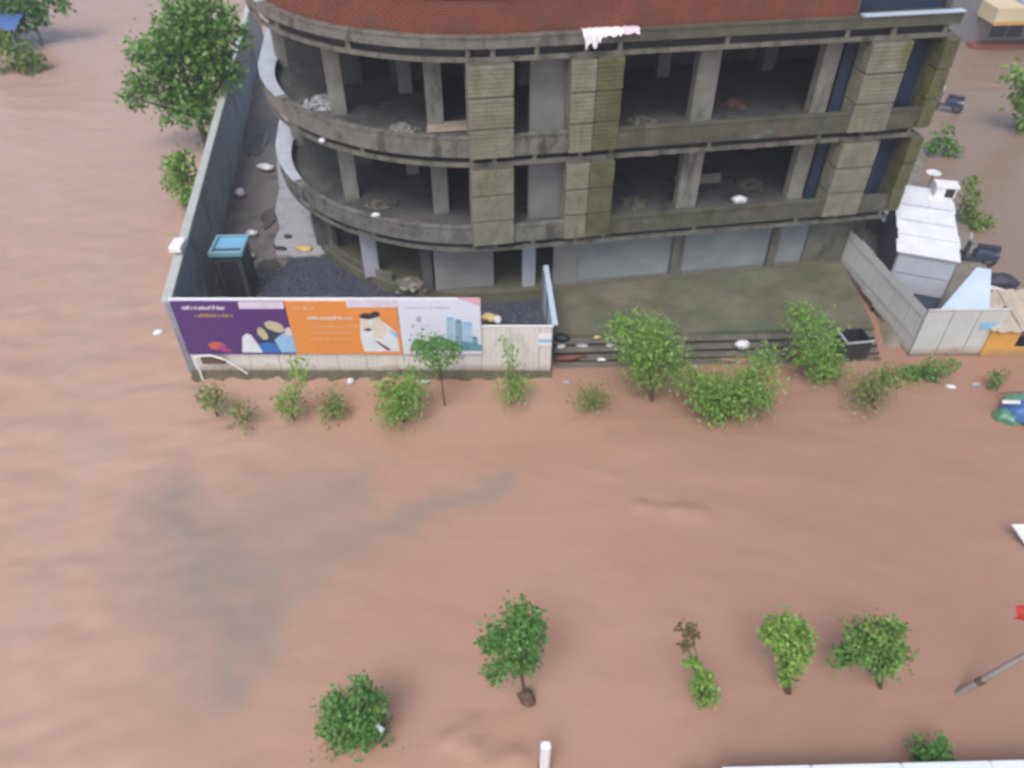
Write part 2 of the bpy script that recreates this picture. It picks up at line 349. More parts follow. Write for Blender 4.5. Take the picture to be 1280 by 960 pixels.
# ---- yard, pad, forecourt, verges
WX = lambda y: -11.23 - .171 * (y - 20.55)          # line of the side wall (inner foot)
def patch(name, m, corner_fn, nx, ny, z, amp, seed, drop=None):
    mb = MB(); r = random.Random(seed)
    for j in range(ny + 1):
        for i in range(nx + 1):
            x, y = corner_fn(i / nx, j / ny); e = min(i, nx - i, j, ny - j)
            h = z + amp * float(vnoise(np.array([x]), np.array([y]), .9, .9, .3, seed)[0]) * 2
            if drop and e == 0: h = drop
            mb.v.append((x + r.uniform(-.05, .05), y + r.uniform(-.05, .05), h))
    for j in range(ny):
        for i in range(nx):
            a = j * (nx + 1) + i; mb.f.append((a, a + 1, a + nx + 2, a + nx + 1))
    return tag(mb.build(name, m, smooth=True), kind='structure')
patch('yard_ground', 'mud', lambda a, c: (WX(20.75 + 30 * c) + .1 + a * (1.25 - WX(20.75 + 30 * c) - .1), 20.75 + 30 * c), 40, 70, .12, .06, 21)
patch('site_ground', 'verge', lambda a, c: (13.5 + 5.6 * a + 2.5 * c, 21.75 + 13 * c), 16, 30, .22, .06, 22, -.3)
patch('verge', 'verge', lambda a, c: (12 + 8 * c + a * (7.5 + 2.2 * c) + .5 * math.sin(9 * c), 33.5 + 24 * c), 18, 46, .3, .09, 23, -.3)
padr = [pz(352, 160, .27), pz(346, 200, .27), pz(349, 235, .27), pz(344, 262, .27), pz(350, 285, .27), pz(343, 300, .27), pz(346, 318, .27), pz(372, 320, .27), pz(402, 318, .27), (-7.0, 29, .27), (-8.6, 40.5, .27)]
pad = MB().prism(padr, .02, .27).build('pavement', 'pad'); tag(pad, kind='structure')

mat('puddle_water', (.10, .095, .095), (.075, .072, .075), 2, .06)
for (u, v, a, c, sd_) in ((333, 335, .55, .8, 1), (338, 270, .4, 1.0, 2), (322, 180, .5, 1.6, 3), (345, 352, .7, .4, 4)):
    r2 = random.Random(sd_); x, y, _ = pz(u, v, .2)
    tag(MB().prism([(x + a * math.cos(t) * r2.uniform(.7, 1.2), y + c * math.sin(t) * r2.uniform(.7, 1.2)) for t in (2 * math.pi * i / 16 for i in range(16))], .1, .205).build('puddle', 'puddle_water'), kind='structure')
# ================================================================== BUILDING
ANG = R(9); AX, AY = -.17, 23.85
UX, UY, NX, NY = math.cos(ANG), math.sin(ANG), -math.sin(ANG), math.cos(ANG)
def W(s, d, z): return (AX + s * UX + d * NX, AY + s * UY + d * NY, z)
def loc(x, y): return ((x - AX) * UX + (y - AY) * UY, (x - AX) * NX + (y - AY) * NY)
LEN, RAD, DEP = 14.8, 8.5, 16.0
def path(k, t_extra=None, n=40):
    """outline inset by k: up the left side, round the bow, along the front, up the right side"""
    p = []
    ex = t_extra or (lambda t: 0)
    p.append((-RAD + k + ex(0), DEP)); p.append((-RAD + k + ex(0), 12.))
    for i in range(n + 1):
        t = i / n; a = math.pi + t * math.pi / 2; r = RAD - k - ex(t); p.append((r * math.cos(a), RAD + r * math.sin(a)))
    p += [(3, k + ex(1)), (7, k + ex(1)), (11, k + ex(1)), (LEN - k, k + ex(1)), (LEN - k, DEP)]
    return p
bld = empty('unfinished_building', (AX, AY, 0), ANG)
tag(bld, 'unfinished grey concrete building with open floors, a rounded corner and a red brick top wall', 'building')
def P(mb, name, m, parent=bld, smooth=False): return mb.build(name, m, parent, smooth)
P(MB().prism(path(.8), -.3, .62), 'plinth', 'forecourt')
thick = lambda t: .5 * max(0, 1 - t * 2.4) ** 1.2
levels = [(3.35, 3.95, 3.115, 2.98), (6.63, 7.25, 6.40, 6.25), (10.07, 10.37, 9.79, 9.65)]
for li, (z0, z1, r1, r0) in enumerate(levels):
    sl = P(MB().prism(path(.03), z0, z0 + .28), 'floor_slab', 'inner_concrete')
    eo, ei = path(0), path(.16, thick); cutp = (3.3, 0), (3.3, .16)
    P(MB().slab_band(eo[:-5] + [(3, 0), cutp[0]], ei[:-5] + [(3, .16), cutp[1]], z0 - .012, z1), 'edge_band', 'wet_ledge', sl)
    P(MB().slab_band([cutp[0]] + eo[-4:], [cutp[1]] + ei[-4:], z0 - .012, z1), 'edge_band', 'mossy_ledge', sl)
    po, pi_ = path(-.03), path(.2, thick)
    P(MB().slab_band(po[14:-5] + [(3.3, -.03)], pi_[14:-5] + [(3.3, .2)], z1, z1 + .05), 'band_cap', 'wet_ledge', sl)
    P(MB().slab_band([(3.3, -.03)] + po[-4:], [(3.3, .2)] + pi_[-4:], z1, z1 + .05), 'band_cap', 'mossy_ledge', sl)
    if li == 2: P(MB().box(11.35, 14.82, -.05, .22, z1 + .051, z1 + .09), 'wet_sill', 'sheet_blue', sl)
    for q0, q1 in (((11.5, 11.9), (13.34, 14.46)) if li < 2 else ((11.4, 14.4),)):
        P(MB().box(q0, q1, .75, .79, z0 + .29, z0 + 3.2), 'netting', 'blue_netting')
    P(MB().slab_band(po[:15], pi_[:15], z1 + .001, z1 + .052), 'band_cap', 'pale_ledge', sl)
    rb = P(MB().slab_band(path(.06), path(.13), r0, r1), 'ring_beam', 'concrete')
    P(MB().slab_band(path(.34), path(.55), r0 + .04, z0 - .002), 'shade_beam', 'shade_black')  # added recessed strip, overhang shade painted into its colour
    for s in (-1.15, -.4, .95, 2.5, 3.55, 7.0, 11.0, 12.6, 14.4):
        if s >= -.01 or True:
            dd = .06 if s >= 0 else RAD - math.sqrt((RAD - .06) ** 2 - s * s)
            P(MB().box(s - .07, s + .07, dd, dd + .14, r1, z0 - .012), 'beam_stub', 'concrete', rb)
    for t in (.12, .37, .62):
        a = math.pi + t * math.pi / 2; r = RAD - .12; x, y = r * math.cos(a), RAD + r * math.sin(a)
        P(MB().box(x - .07, x + .07, y - .07, y + .07, r1, z0 - .012), 'beam_stub', 'concrete', rb)
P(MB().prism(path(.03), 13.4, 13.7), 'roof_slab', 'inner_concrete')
# columns on each open floor
c1 = loc(-6.12, 26.75); c2 = loc(-2.63, 25.65)
for fz, cz in ((3.63, 6.63), (6.91, 10.07), (10.35, 13.4)):
    for (s, d) in (c1, c2): P(MB().bev(s - .28, s + .28, d - .25, d + .25, fz, cz), 'column', 'column_plaster')
    for s, w in ((6.9, .38), (11.2, .3)): P(MB().bev(s - w, s + w, .9, 1.35, fz, cz), 'column', 'column_plaster')
    for d in (8.6, 12.5): P(MB().bev(-7.9, -7.4, d, d + .5, fz, cz), 'column', 'column_plaster')
    for s in (-3, 1.5, 6.9, 11.2): P(MB().bev(s - .25, s + .25, 5.2, 5.7, fz, cz), 'column', 'column_plaster')
    # rear wall pieces with doorways, partitions, stair-core wall
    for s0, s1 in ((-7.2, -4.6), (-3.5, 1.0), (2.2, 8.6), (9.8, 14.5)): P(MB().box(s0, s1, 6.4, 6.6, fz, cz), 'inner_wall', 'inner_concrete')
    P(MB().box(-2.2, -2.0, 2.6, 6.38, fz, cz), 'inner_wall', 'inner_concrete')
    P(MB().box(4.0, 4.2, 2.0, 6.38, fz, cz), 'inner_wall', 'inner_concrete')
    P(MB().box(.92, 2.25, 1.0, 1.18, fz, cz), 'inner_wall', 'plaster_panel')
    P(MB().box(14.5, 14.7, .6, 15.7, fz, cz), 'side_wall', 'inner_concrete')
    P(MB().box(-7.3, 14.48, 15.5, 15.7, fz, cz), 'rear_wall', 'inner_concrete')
# piers faced with grooved stone courses
def pier(s0, s1, d0, d1, z0, z1, m):
    pr = P(MB().box(s0 + .05, s1 - .05, d0 + .05, d1, z0, z1), 'pier', 'joint')
    n = 3; ph = (z1 - z0) / n
    for i in range(n):
        mb = MB(); cz0 = z0 + i * ph + .035; cz1 = z0 + (i + 1) * ph - .02; k = 7; h = (cz1 - cz0) / k
        for j in range(k):
            e = random.uniform(0, .02); w = (s1 - s0)
            cut = s0 + w * (.5 if j % 2 else .62)
            for a, c in ((s0 + random.uniform(0, .012), cut - .006), (cut + .006, s1 - random.uniform(0, .012))):
                mb.box(a, c, d0 + e, d1 - .02, cz0 + j * h, cz0 + (j + 1) * h - .014)
        mb.build('stone_panel', m, pr)
    return pr
for (z0, z1) in ((3.34, 6.25), (6.61, 9.65)):
    pier(-1.22, .22, -.12, .75, z0, z1, 'pier_stone')
    pier(2.03, 2.82, -.14, .7, z0, z1, 'pier_stone')
    pier(2.84, 3.70, -.10, .7, z0, z1, 'mossy_stone')
    pier(11.9, 13.3, -.12, .7, z0, z1, 'pier_stone')
    pier(14.5, 15.0, -.08, .58, z0, z1, 'mossy_stone')
# brick wall above the top slab, real bricks
bw = P(MB().slab_band([p for p in path(.30)][1:-2] + [(11.3, .30)], [p for p in path(.46)][1:-2] + [(11.3, .46)], 10.35, 11.42), 'brick_wall', 'mortar')
ring = path(.27, n=60)[1:-5] + [(11.3, .27)]
seg = []
for a, c in zip(ring[:-1], ring[1:]): seg.append((a, c, math.dist(a, c)))
tot = sum(x[2] for x in seg)
def at(t):
    for a, c, l in seg:
        if t <= l: f = t / l; return (a[0] + (c[0] - a[0]) * f, a[1] + (c[1] - a[1]) * f), ((c[0] - a[0]) / l, (c[1] - a[1]) / l)
        t -= l
    a, c, l = seg[-1]; return c, ((c[0] - a[0]) / l, (c[1] - a[1]) / l)
mb = MB(); bl, bh = .235, .082
for ci in range(12):
    t = .12 * (ci % 2)
    while t + bl < tot:
        (x, y), (dx, dy) = at(t + bl / 2); e = random.uniform(-.008, .008); hx, hy = dx * (bl / 2 - .007), dy * (bl / 2 - .007); ox, oy = -dy * .14, dx * .14
        z0 = 10.375 + ci * .0865; z1 = z0 + .074; n0 = len(mb.v)
        ex, ey = -dy * e, dx * e
        base = [(x - hx + ex, y - hy + ey), (x + hx + ex, y + hy + ey), (x + hx + ox, y + hy + oy), (x - hx + ox, y - hy + oy)]
        mb.prism(base, z0, z1); t += bl
o = mb.build('brick_courses', 'brick', bw); o['kind'] = 'stuff'
P(MB().slab_band(path(.2)[1:-2] + [(11.3, .2)], path(.5)[1:-2] + [(11.3, .5)], 11.42, 11.5), 'coping', 'panel_pale', bw)
# ground floor: panels, shutters, pillars, curved low wall
def shutter(s0, s1, z0, z1, d, name='shutter', m='shutter'):
    mb = MB(); n = int((z1 - z0) / .1); k = n * 2
    for i in range(k):
        za = z0 + (z1 - z0) * i / k; zb = z0 + (z1 - z0) * (i + 1) / k; da = d + (.018 if i % 2 else 0); db = d + (0 if i % 2 else .018)
        mb.poly([(s0, da, za), (s1, da, za), (s1, db, zb), (s0, db, zb)])
    sh = P(mb, name, m)
    P(MB().box(s0, s1, d - .03, d + .06, z0 - .01, z0 + .07), 'bottom_rail', 'steel', sh)
    P(MB().box(s0 - .02, s1 + .02, d - .06, d + .3, z1, z1 + .22), 'shutter_box', 'plaster_panel', sh)
    return sh
shutter(2.92, 6.65, .63, 2.72, 1.04); shutter(7.12, 10.71, .63, 2.72, 1.04); shutter(11.08, 12.27, .63, 2.72, 1.04)
ax, ay = loc(-2.98, 24.85); bx_, by_ = loc(-.63, 24.85)
shutter(-2.62, -.35, .63, 2.72, 1.25, m='plaster_panel')
for s0, s1 in ((6.67, 7.1), (10.73, 11.06)): P(MB().bev(s0, s1, .85, 1.3, .62, 3.35), 'pillar', 'concrete')
P(MB().box(1.95, 2.9, 1.0, 1.2, .62, 3.35), 'wall_panel', 'plaster_panel')
P(MB().box(.75, 1.25, 1.05, 1.25, .62, 3.35), 'wall_panel', 'panel_pale')
P(MB().box(12.29, 14.7, .98, 1.2, .62, 3.35), 'wall_panel', 'concrete')
P(MB().box(14.5, 14.7, 1.21, 15.7, .62, 3.35), 'side_wall', 'inner_concrete')
P(MB().box(2.7, 12.3, .99, 1.2, 2.95, 3.34), 'lintel', 'concrete')
arc = lambda r, t0, t1, n=14: [(r * math.cos(math.pi + t * math.pi / 2), RAD + r * math.sin(math.pi + t * math.pi / 2)) for t in (t0 + (t1 - t0) * i / n for i in range(n + 1))]
P(MB().slab_band(arc(7.5, 0, .32), arc(7.3, 0, .32), .62, 3.35), 'curved_wall', 'concrete')
P(MB().slab_band(arc(7.62, .30, .62), arc(7.45, .30, .62), .62, .95), 'low_wall', 'concrete')
x, y = loc(-5.6, 25.95); P(MB().bev(x - .3, x + .3, y - .25, y + .25, .62, 3.35), 'column', 'panel_pale')
P(MB().box(-7.3, 14.48, 5.4, 5.6, .62, 3.35), 'inner_wall', 'inner_concrete')
P(MB().box(-3.1, -2.7, 1.3, 5.38, .62, 3.35), 'inner_wall', 'inner_concrete')

# ---- forecourt and steps
fc = MB().prism([(1.5, 21.98), (13.35, 22.42), (13.6, 27.0), (1.5, 25.2)], -.3, .6).build('forecourt', 'forecourt'); tag(fc, kind='structure')
st = empty('entrance_steps', (1.5, 21.98, 0), math.atan2(.44, 11.85)); tag(st, 'wide dark stone steps rising from the flood to the mossy forecourt', 'steps')
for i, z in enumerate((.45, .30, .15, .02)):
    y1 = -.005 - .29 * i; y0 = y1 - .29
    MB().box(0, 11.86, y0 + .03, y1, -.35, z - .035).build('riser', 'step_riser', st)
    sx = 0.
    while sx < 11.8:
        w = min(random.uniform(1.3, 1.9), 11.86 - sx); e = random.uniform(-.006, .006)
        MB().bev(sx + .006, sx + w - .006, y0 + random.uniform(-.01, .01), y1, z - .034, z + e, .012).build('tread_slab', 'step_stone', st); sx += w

# ================================================================== FRONT HOARDING
FY = 20.55
fence = empty('hoarding_fence', (-11.2, FY, 0)); tag(fence, 'white corrugated sheet hoarding carrying the billboards along the flooded street', 'fence')
def sheet(mb, x0, x1, z0, z1, y=0., amp=.006, pitch=.19):
    n = max(2, int((x1 - x0) / pitch * 4)); pr = []
    for i in range(n + 1):
        x = x0 + (x1 - x0) * i / n; ph = (x / pitch) % 1; pr.append((x, y + (amp if ph < .5 else -amp)))
    for k, (a, c) in enumerate(zip(pr[:-1], pr[1:])):
        mb.poly([(a[0], a[1], z0), (c[0], c[1], z0), (c[0], c[1], z1), (a[0], a[1], z1)])
    return mb
x = -11.2
while x < -1.06:
    w = min(1.02, -1.06 - x); sheet(MB(), x - -11.2, x + w - .012 + 11.2, .14 + random.uniform(-.03, .03), 3.2).build('sheet_panel', 'sheet_white', fence); x += w
x = -1.06
while x < 1.36:
    w = min(1.0, 1.37 - x); sheet(MB(), x + 11.2, x + w - .012 + 11.2, .12 + random.uniform(-.03, .03), 2.1).build('sheet_panel', 'sheet_white', fence); x += w
for x in (-11.1, -9.2, -7.3, -5.4, -3.5, -1.2): MB().box(x + 11.17, x + 11.25, .03, .11, -.4, 3.2).build('post', 'steel', fence)
for x in (.1, 1.28): MB().box(x + 11.17, x + 11.25, .03, .11, -.4, 2.1).build('post', 'steel', fence)
MB().box(-.03, 10.16, -.045, .05, 3.2, 3.26).build('top_rail', 'white', fence)
MB().box(10.17, 12.6, -.03, .04, 2.1, 2.14).build('top_rail', 'white', fence)
for z in (1.0, 2.4): MB().box(0, 10.1, .112, .15, z, z + .05).build('rail', 'steel', fence)
# return of the hoarding back to the building
ret = empty('hoarding_return', (1.42, 20.62, 0), math.atan2(3.6, -.2)); tag(ret, 'pale blue sheet fence running from the hoarding end back to the building', 'fence')
for i in range(4): sheet(MB(), i * .9, i * .9 + .89, .1, 2.05 + .02 * (i % 2)).build('sheet_panel', 'sheet_blue', ret)
MB().box(0, 3.6, -.13, .05, 2.09, 2.14).build('top_rail', 'sheet_blue', ret)
for x in (.1, 1.8, 3.45): MB().box(x, x + .07, .03, .1, -.3, 2.08).build('post', 'steel', ret)
# earth bank under the hoarding
bank = MB(); N = 60
for j in range(N + 1):
    x = -11.3 + 12.7 * j / N
    f = .32 + .16 * math.sin(j * 1.7) + random.uniform(-.1, .1)
    bank.v += [(x, FY - .1 - max(.1, f), -.15), (x, FY - .12, .13 + random.uniform(-.03, .05)), (x, FY + .3, .16), (x, FY + .35, -.3)]
for j in range(N):
    for k in range(3): a = j * 4 + k; bank.f.append((a, a + 4, a + 5, a + 1))
tag(bank.build('earth_bank', 'soil', smooth=True), kind='structure')

# ---- the billboards: flat prints on a board
def board(name, label, x0, x1, z0, z1, m):
    r = empty(name, ((x0 + x1) / 2, FY - .07, z0)); tag(r, label, 'billboard')
    r['o'] = 0
    MB().box(x0 + .005 - (x0 + x1) / 2, x1 - .005 - (x0 + x1) / 2, -.02, .03, 0, z1 - z0).build('vinyl_panel', m, r)
    return r, (x0 + x1) / 2, z0
def art(rt, name, m, pts, lay=0):
    r, xc, z0 = rt; y = FY - .09 - .004 * (lay + 1)
    P3 = [py(u, v, y) for u, v in pts]
    loc_ = [(p[0] - xc, p[2] - z0) for p in P3]
    mb = MB(); k = len(loc_); yy = y - (FY - .07)
    mb.v = [(a, yy, c) for a, c in loc_] + [(a, yy + .003, c) for a, c in loc_]
    mb.f = [tuple(range(k)), tuple(reversed(range(k, 2 * k)))] + [(i, k + i, k + (i + 1) % k, (i + 1) % k) for i in range(k)]
    return mb.build(name, m, r)
def blob(cx, cy, rx, ry, n=14, rot=0., w=.12, seed=1):
    r_ = random.Random(seed); o = []
    for i in range(n):
        a = 2 * math.pi * i / n; q_ = 1 + r_.uniform(-w, w); x, y = rx * q_ * math.cos(a), ry * q_ * math.sin(a)
        o.append((cx + x * math.cos(rot) - y * math.sin(rot), cy + x * math.sin(rot) + y * math.cos(rot)))
    return o
def scribble(rt, m, u0, u1, v, h, seed, lay=1):          # a row of print too small to read
    r_ = random.Random(seed); u = u0; mb = MB(); r, xc, z0 = rt; y = FY - .09 - .004 * (lay + 1)
    while u < u1:
        w = r_.uniform(1.6, 3.4); hh = h * r_.uniform(.6, 1)
        q_ = [py(a, c, y) for a, c in ((u, v + h), (u + w, v + h), (u + w + .2, v + h - hh), (u + .2, v + h - hh))]
        mb.poly([(p[0] - xc, y - (FY - .07), p[2] - z0) for p in q_]); u += w + r_.choice((.5, .6, .7, 2.2))
    return mb.build('lettering', m, r)
pur = board('purple_billboard', 'purple billboard with white and gold lettering and two people in blue', -11.2, -7.46, .97, 3.19, 'purple')
art(pur, 'printed_band', 'ink_white', [(297, 377), (354, 377), (355, 386), (299, 386)])
scribble(pur, 'ink_white', 227, 280, 382, 5, 3); scribble(pur, 'ink_gold', 243, 290, 392, 4.5, 4)
art(pur, 'printed_shape', 'ink_red', blob(271, 432, 11, 4.5, seed=5)); art(pur, 'printed_shape', 'ink_magenta', [(272, 434), (279, 431), (292, 440), (280, 440)], 1)
art(pur, 'printed_figure', 'ink_palewhite', [(303, 421), (308, 417), (314, 419), (322, 430), (336, 440.5), (303, 440.5)])
art(pur, 'printed_figure', 'ink_navy', [(318, 412), (334, 406), (350, 416), (348, 428), (338, 434), (325, 430)], 1)
art(pur, 'printed_figure', 'ink_skin', blob(343, 408.5, 13, 6, rot=.35, seed=6), 2); art(pur, 'printed_figure', 'ink_skin', blob(328, 417, 9.5, 5, rot=.9, seed=7), 2)
art(pur, 'printed_figure', 'ink_blue', [(323, 432), (331, 428), (342, 429), (358, 440.5), (329, 440.5)], 2)
art(pur, 'printed_figure', 'ink_lightblue', [(343, 425), (352, 418), (364, 411), (367, 424), (371.5, 440.5), (352, 440.5)], 3)
art(pur, 'printed_figure', 'ink_cream', [(356, 411), (362, 409), (366, 418), (358, 421)], 4)
ora = board('orange_billboard', 'orange billboard with a dark haired couple in white', -7.45, -3.77, .97, 3.19, 'orange_print')
art(ora, 'printed_band', 'ink_white', [(431, 374.5), (496, 374.5), (496.5, 384), (434, 384.5)])
scribble(ora, 'ink_pale', 366, 392, 383, 4, 8); scribble(ora, 'ink_cream', 384, 440, 395, 4.5, 9)
for i in range(3): scribble(ora, 'ink_pale', 388, 446 - 6 * i, 407 + 8 * i, 1.6, 10 + i)
art(ora, 'printed_figure', 'ink_palewhite', [(450, 398), (460, 399), (472, 397), (485, 407), (496, 416), (500, 439.5), (456, 439.5), (451, 425)])
art(ora, 'printed_figure', 'ink_cream', [(450, 399), (458, 397), (464, 406), (459, 417), (453, 413)], 1)
art(ora, 'printed_figure', 'ink_cream', [(466, 398), (474, 397), (484, 409), (478, 424), (467, 420), (463, 408)], 1)
art(ora, 'printed_figure', 'ink_black', [(448, 395), (455, 391.5), (463, 392), (467, 389), (473, 390), (475, 394), (468, 397.5), (460, 399.5), (452, 398)], 2)
art(ora, 'printed_figure', 'ink_navy', blob(460, 412, 4.5, 1.8, seed=14), 2)
art(ora, 'printed_figure', 'maroon', [(468, 426), (473, 427), (489, 437), (485, 438.5)], 2)
art(ora, 'printed_figure', 'ink_lightblue', [(487, 412), (496, 416), (498, 423), (491, 419)], 2)
whi = board('white_billboard', 'white billboard printed with blue towers above green trees', -3.76, -1.04, .97, 3.28, 'white_print')
art(whi, 'printed_band', 'ink_pink', [(570, 372), (600, 372), (601, 383), (588, 379)])
scribble(whi, 'ink_grey', 506, 560, 384, 1.6, 15); art(whi, 'emblem', 'ink_grey', blob(523.5, 399, 3.6, 4, seed=16)); scribble(whi, 'ink_grey', 514, 534, 406, 1.2, 17)
for i, (u0, u1, v0, v1) in enumerate(((558, 568, 396, 434), (569, 577, 399, 435), (578, 590, 402, 436), (590, 597, 420, 436))):
    art(whi, 'printed_tower', 'ink_teal' if i % 2 else 'ink_lightblue', [(u0, v0 + 2), (u0 + 2, v0), (u1 - 1, v0 + 1), (u1, v0 + 3), (u1 + 1, v1), (u0 + 1, v1)], i % 2)
    for w in range(int(u0) + 2, int(u1), 3): art(whi, 'printed_stripe', 'ink_palewhite', [(w, v0 + 5), (w + .7, v0 + 5), (w + 1.2, v1 - 9), (w + .5, v1 - 9)], 2)
art(whi, 'printed_tower', 'ink_teal', [(556, 428), (575, 426), (602, 431), (602, 438.5), (556, 438.5)], 3)
art(whi, 'printed_trees', 'ink_green', [(512, 438.5), (516, 427), (524, 423), (532, 428), (540, 424), (548, 419), (556, 422), (566, 427), (578, 432), (580, 438.5)], 4)
no = empty('paper_notice', (1.15, FY - .04, 1.3)); tag(no, 'white and pale blue paper notice pasted at the hoarding end', 'notice')
MB().box(-.24, .2, -.012, 0, 0, .55).build('paper', 'white', no); MB().box(-.24, .2, -.018, -.0125, .16, .3).build('printed_band', 'ink_lightblue', no)
# broken corner of the hoarding
br = empty('broken_frame', (-10.9, FY - .3, .1)); tag(br, 'bent white frame strip fallen against the hoarding below the purple billboard', 'frame')
MB().tube([(0, 0, -.2), (-.05, .1, .85), (.5, .06, .95), (1.0, .0, .8), (1.7, -.12, .25)], [.035, .035, .03, .03, .02], 6).build('frame_strip', 'white', br)
MB().box(.12, .95, .12, .16, .5, .78).build('rust_patch', 'root_mud', br)

# ================================================================== SIDE WALL (left)
wall = empty('compound_wall', (-11.23, 20.55, 0), math.atan2(30, -.171 * 30)); tag(wall, 'long grey compound wall with pale coping beside the flooded side street', 'wall')
L_ = 34.; x = 0.
while x < L_:
    w = 2.4; MB().box(x + .01, x + w - .01, 0, .2, -.5, 3.08).build('wall_panel', 'wall_inner', wall)
    MB().bev(x + .004, x + w - .004, -.06, .27, 3.08, 3.2, .02).build('coping', 'coping', wall); x += w
for i in (): MB().bev(i * 2.4 - .12, i * 2.4 + .12, -.1, -.005, -.4, 3.0).build('pilaster', 'wall_inner', wall)
lb = empty('lamp_box', (-11.85, 23.55, 3.2)); tag(lb, 'small white lamp box fixed on top of the long compound wall', 'lamp')
MB().bev(-.22, .22, -.35, .35, .12, .34, .04).build('housing', 'white', lb); MB().box(-.05, .05, -.05, .05, 0, .12).build('bracket', 'steel', lb)
# blue topped cabin
cb = empty('site_cabin', (-10.75, 25.25, .1)); cb.scale = (.76, .80, .98); cb.rotation_euler = (0, 0, R(2)); tag(cb, 'tall dark cabin with a bright blue roof standing against the compound wall', 'cabin')
MB().box(-.72, .72, -.72, .72, 0, 2.2).build('body', 'dark_grey', cb)
rf = MB().box(-.76, .76, -.76, .76, 2.2, 2.28).build('roof', 'blue_roof', cb)
for a in ((-.82, .82, -.82, -.7), (-.82, .82, .7, .82), (-.82, -.7, -.695, .695), (.7, .82, -.695, .695)): MB().box(*a, 2.21, 2.38).build('rim', 'teal_rim', rf)
MB().box(-.69, .69, -.42, -.3, 2.285, 2.33).build('crossbar', 'dark_grey', rf)
MB().box(-.45, .45, -.745, -.722, .1, 1.95).build('door', 'dark_metal', cb)
for x in (-.72, .66): MB().box(x, x + .06, -.75, -.722, 0, 2.19).build('corner_trim', 'dark_metal', cb)

# ================================================================== GRAVEL (stuff)
mb = MB(); cnt = 0; r_ = random.Random(5)
cl = lambda x, y: math.hypot(x + 1.5, y - 32.25)
while cnt < 11000:
    x, y = r_.uniform(-10.6, 1.2), r_.uniform(20.75, 29.0)
    s_, d_ = loc(x, y)
    if (s_ < 0 and cl(x, y) < 7.75) or (s_ >= 0 and d_ > .75): continue
    if x < -9.9 - .5 * math.sin(y * 2): continue
    if y > 28 and x > -9.9: continue
    a, b2, h = r_.uniform(.04, .12), r_.uniform(.04, .1), r_.uniform(.03, .09); t = r_.uniform(0, 3.14); c, s = math.cos(t), math.sin(t)
    z = .13 + .12 * math.exp(-((x + 7) ** 2 / 6 + (y - 25) ** 2 / 3))
    base = [(x + c * p * a - s * q_ * b2, y + s * p * a + c * q_ * b2) for p, q_ in ((-1, -.7), (.6, -1), (1, .6), (-.5, 1))]
    n0 = len(mb.v); mb.v += [(p[0], p[1], z) for p in base] + [(x + (p[0] - x) * r_.uniform(.4, .75), y + (p[1] - y) * r_.uniform(.4, .75), z + h) for p in base]
    mb.f += [tuple(n0 + i for i in q_) for q_ in ((4, 5, 6, 7), (0, 1, 5, 4), (1, 2, 6, 5), (2, 3, 7, 6), (3, 0, 4, 7))]; cnt += 1
gm = mb.build('gravel', 'gravel'); tag(gm, 'dark wet gravel spread over the yard behind the hoarding', 'gravel', kind='stuff')

# ================================================================== RIGHT-HAND SITE
rf1 = empty('site_fence', (14.42, 21.52, 0), math.atan2(5.45, -.87)); tag(rf1, 'grey green sheet fence leading from the building to the street corner', 'fence')
for i in range(6): sheet(MB(), i * .92, i * .92 + .91, .1 + .09 * i, 2.05 + .04 * math.sin(i * 2), amp=.004).build('sheet_panel', 'sheet_grey', rf1)
for x in (.05, 2.7, 5.4): MB().box(x, x + .07, -.12, -.03, -.3, 2.0).build('post', 'dark_metal', rf1)
for z in (.8, 1.7): MB().box(0, 5.5, .02, .035, z, z + .022).build('rail', 'bag_grey', rf1)
rf2 = empty('street_fence', (14.42, 21.5, 0), .02); tag(rf2, 'plain pale grey sheet fence facing the flood beside the orange kiosk', 'fence')
for i in range(3): sheet(MB(), i * .95 + .02, i * .95 + .95, .08, 2.02 + .02 * i, amp=.003).build('sheet_panel', 'sheet_grey', rf2)
MB().box(0, 2.88, -.03, .03, 2.07, 2.1).build('top_rail', 'sheet_white', rf2)
MB().box(2.1, 2.62, -.032, -.02, 1.25, 1.5).build('sticker', 'ink_lightblue', rf2)
for x in (.02, 1.4, 2.8): MB().box(x, x + .06, .03, .09, -.3, 2.05).build('post', 'dark_metal', rf2)
sk = empty('leaning_sheet', (17.3, 21.75, 0)); tag(sk, 'pale blue metal sheet standing askew behind the plain grey sheet fence', 'sheet')
mb = MB(); a = [py(1176, 386, 21.9), py(1237, 386, 21.9), py(1239, 337, 23.4), py(1221, 334, 23.6)]
a = [(p[0] - 17.3, p[1] - 21.75, p[2]) for p in a]; mb.v = a + [(p[0] + .02, p[1] + .02, p[2] - .02) for p in a]
mb.f = [(0, 1, 2, 3), (7, 6, 5, 4)] + [(i, 4 + i, 4 + (i + 1) % 4, (i + 1) % 4) for i in range(4)]
mb.build('sheet', 'sheet_blue', sk)
MB().tube([(.05, .12, -.2), (.03, .14, 2.0)], .04, 6).build('post', 'steel', sk); MB().tube([(.25, 1.75, -.2), (.1, 1.72, 2.4)], .04, 6).build('post', 'steel', sk)
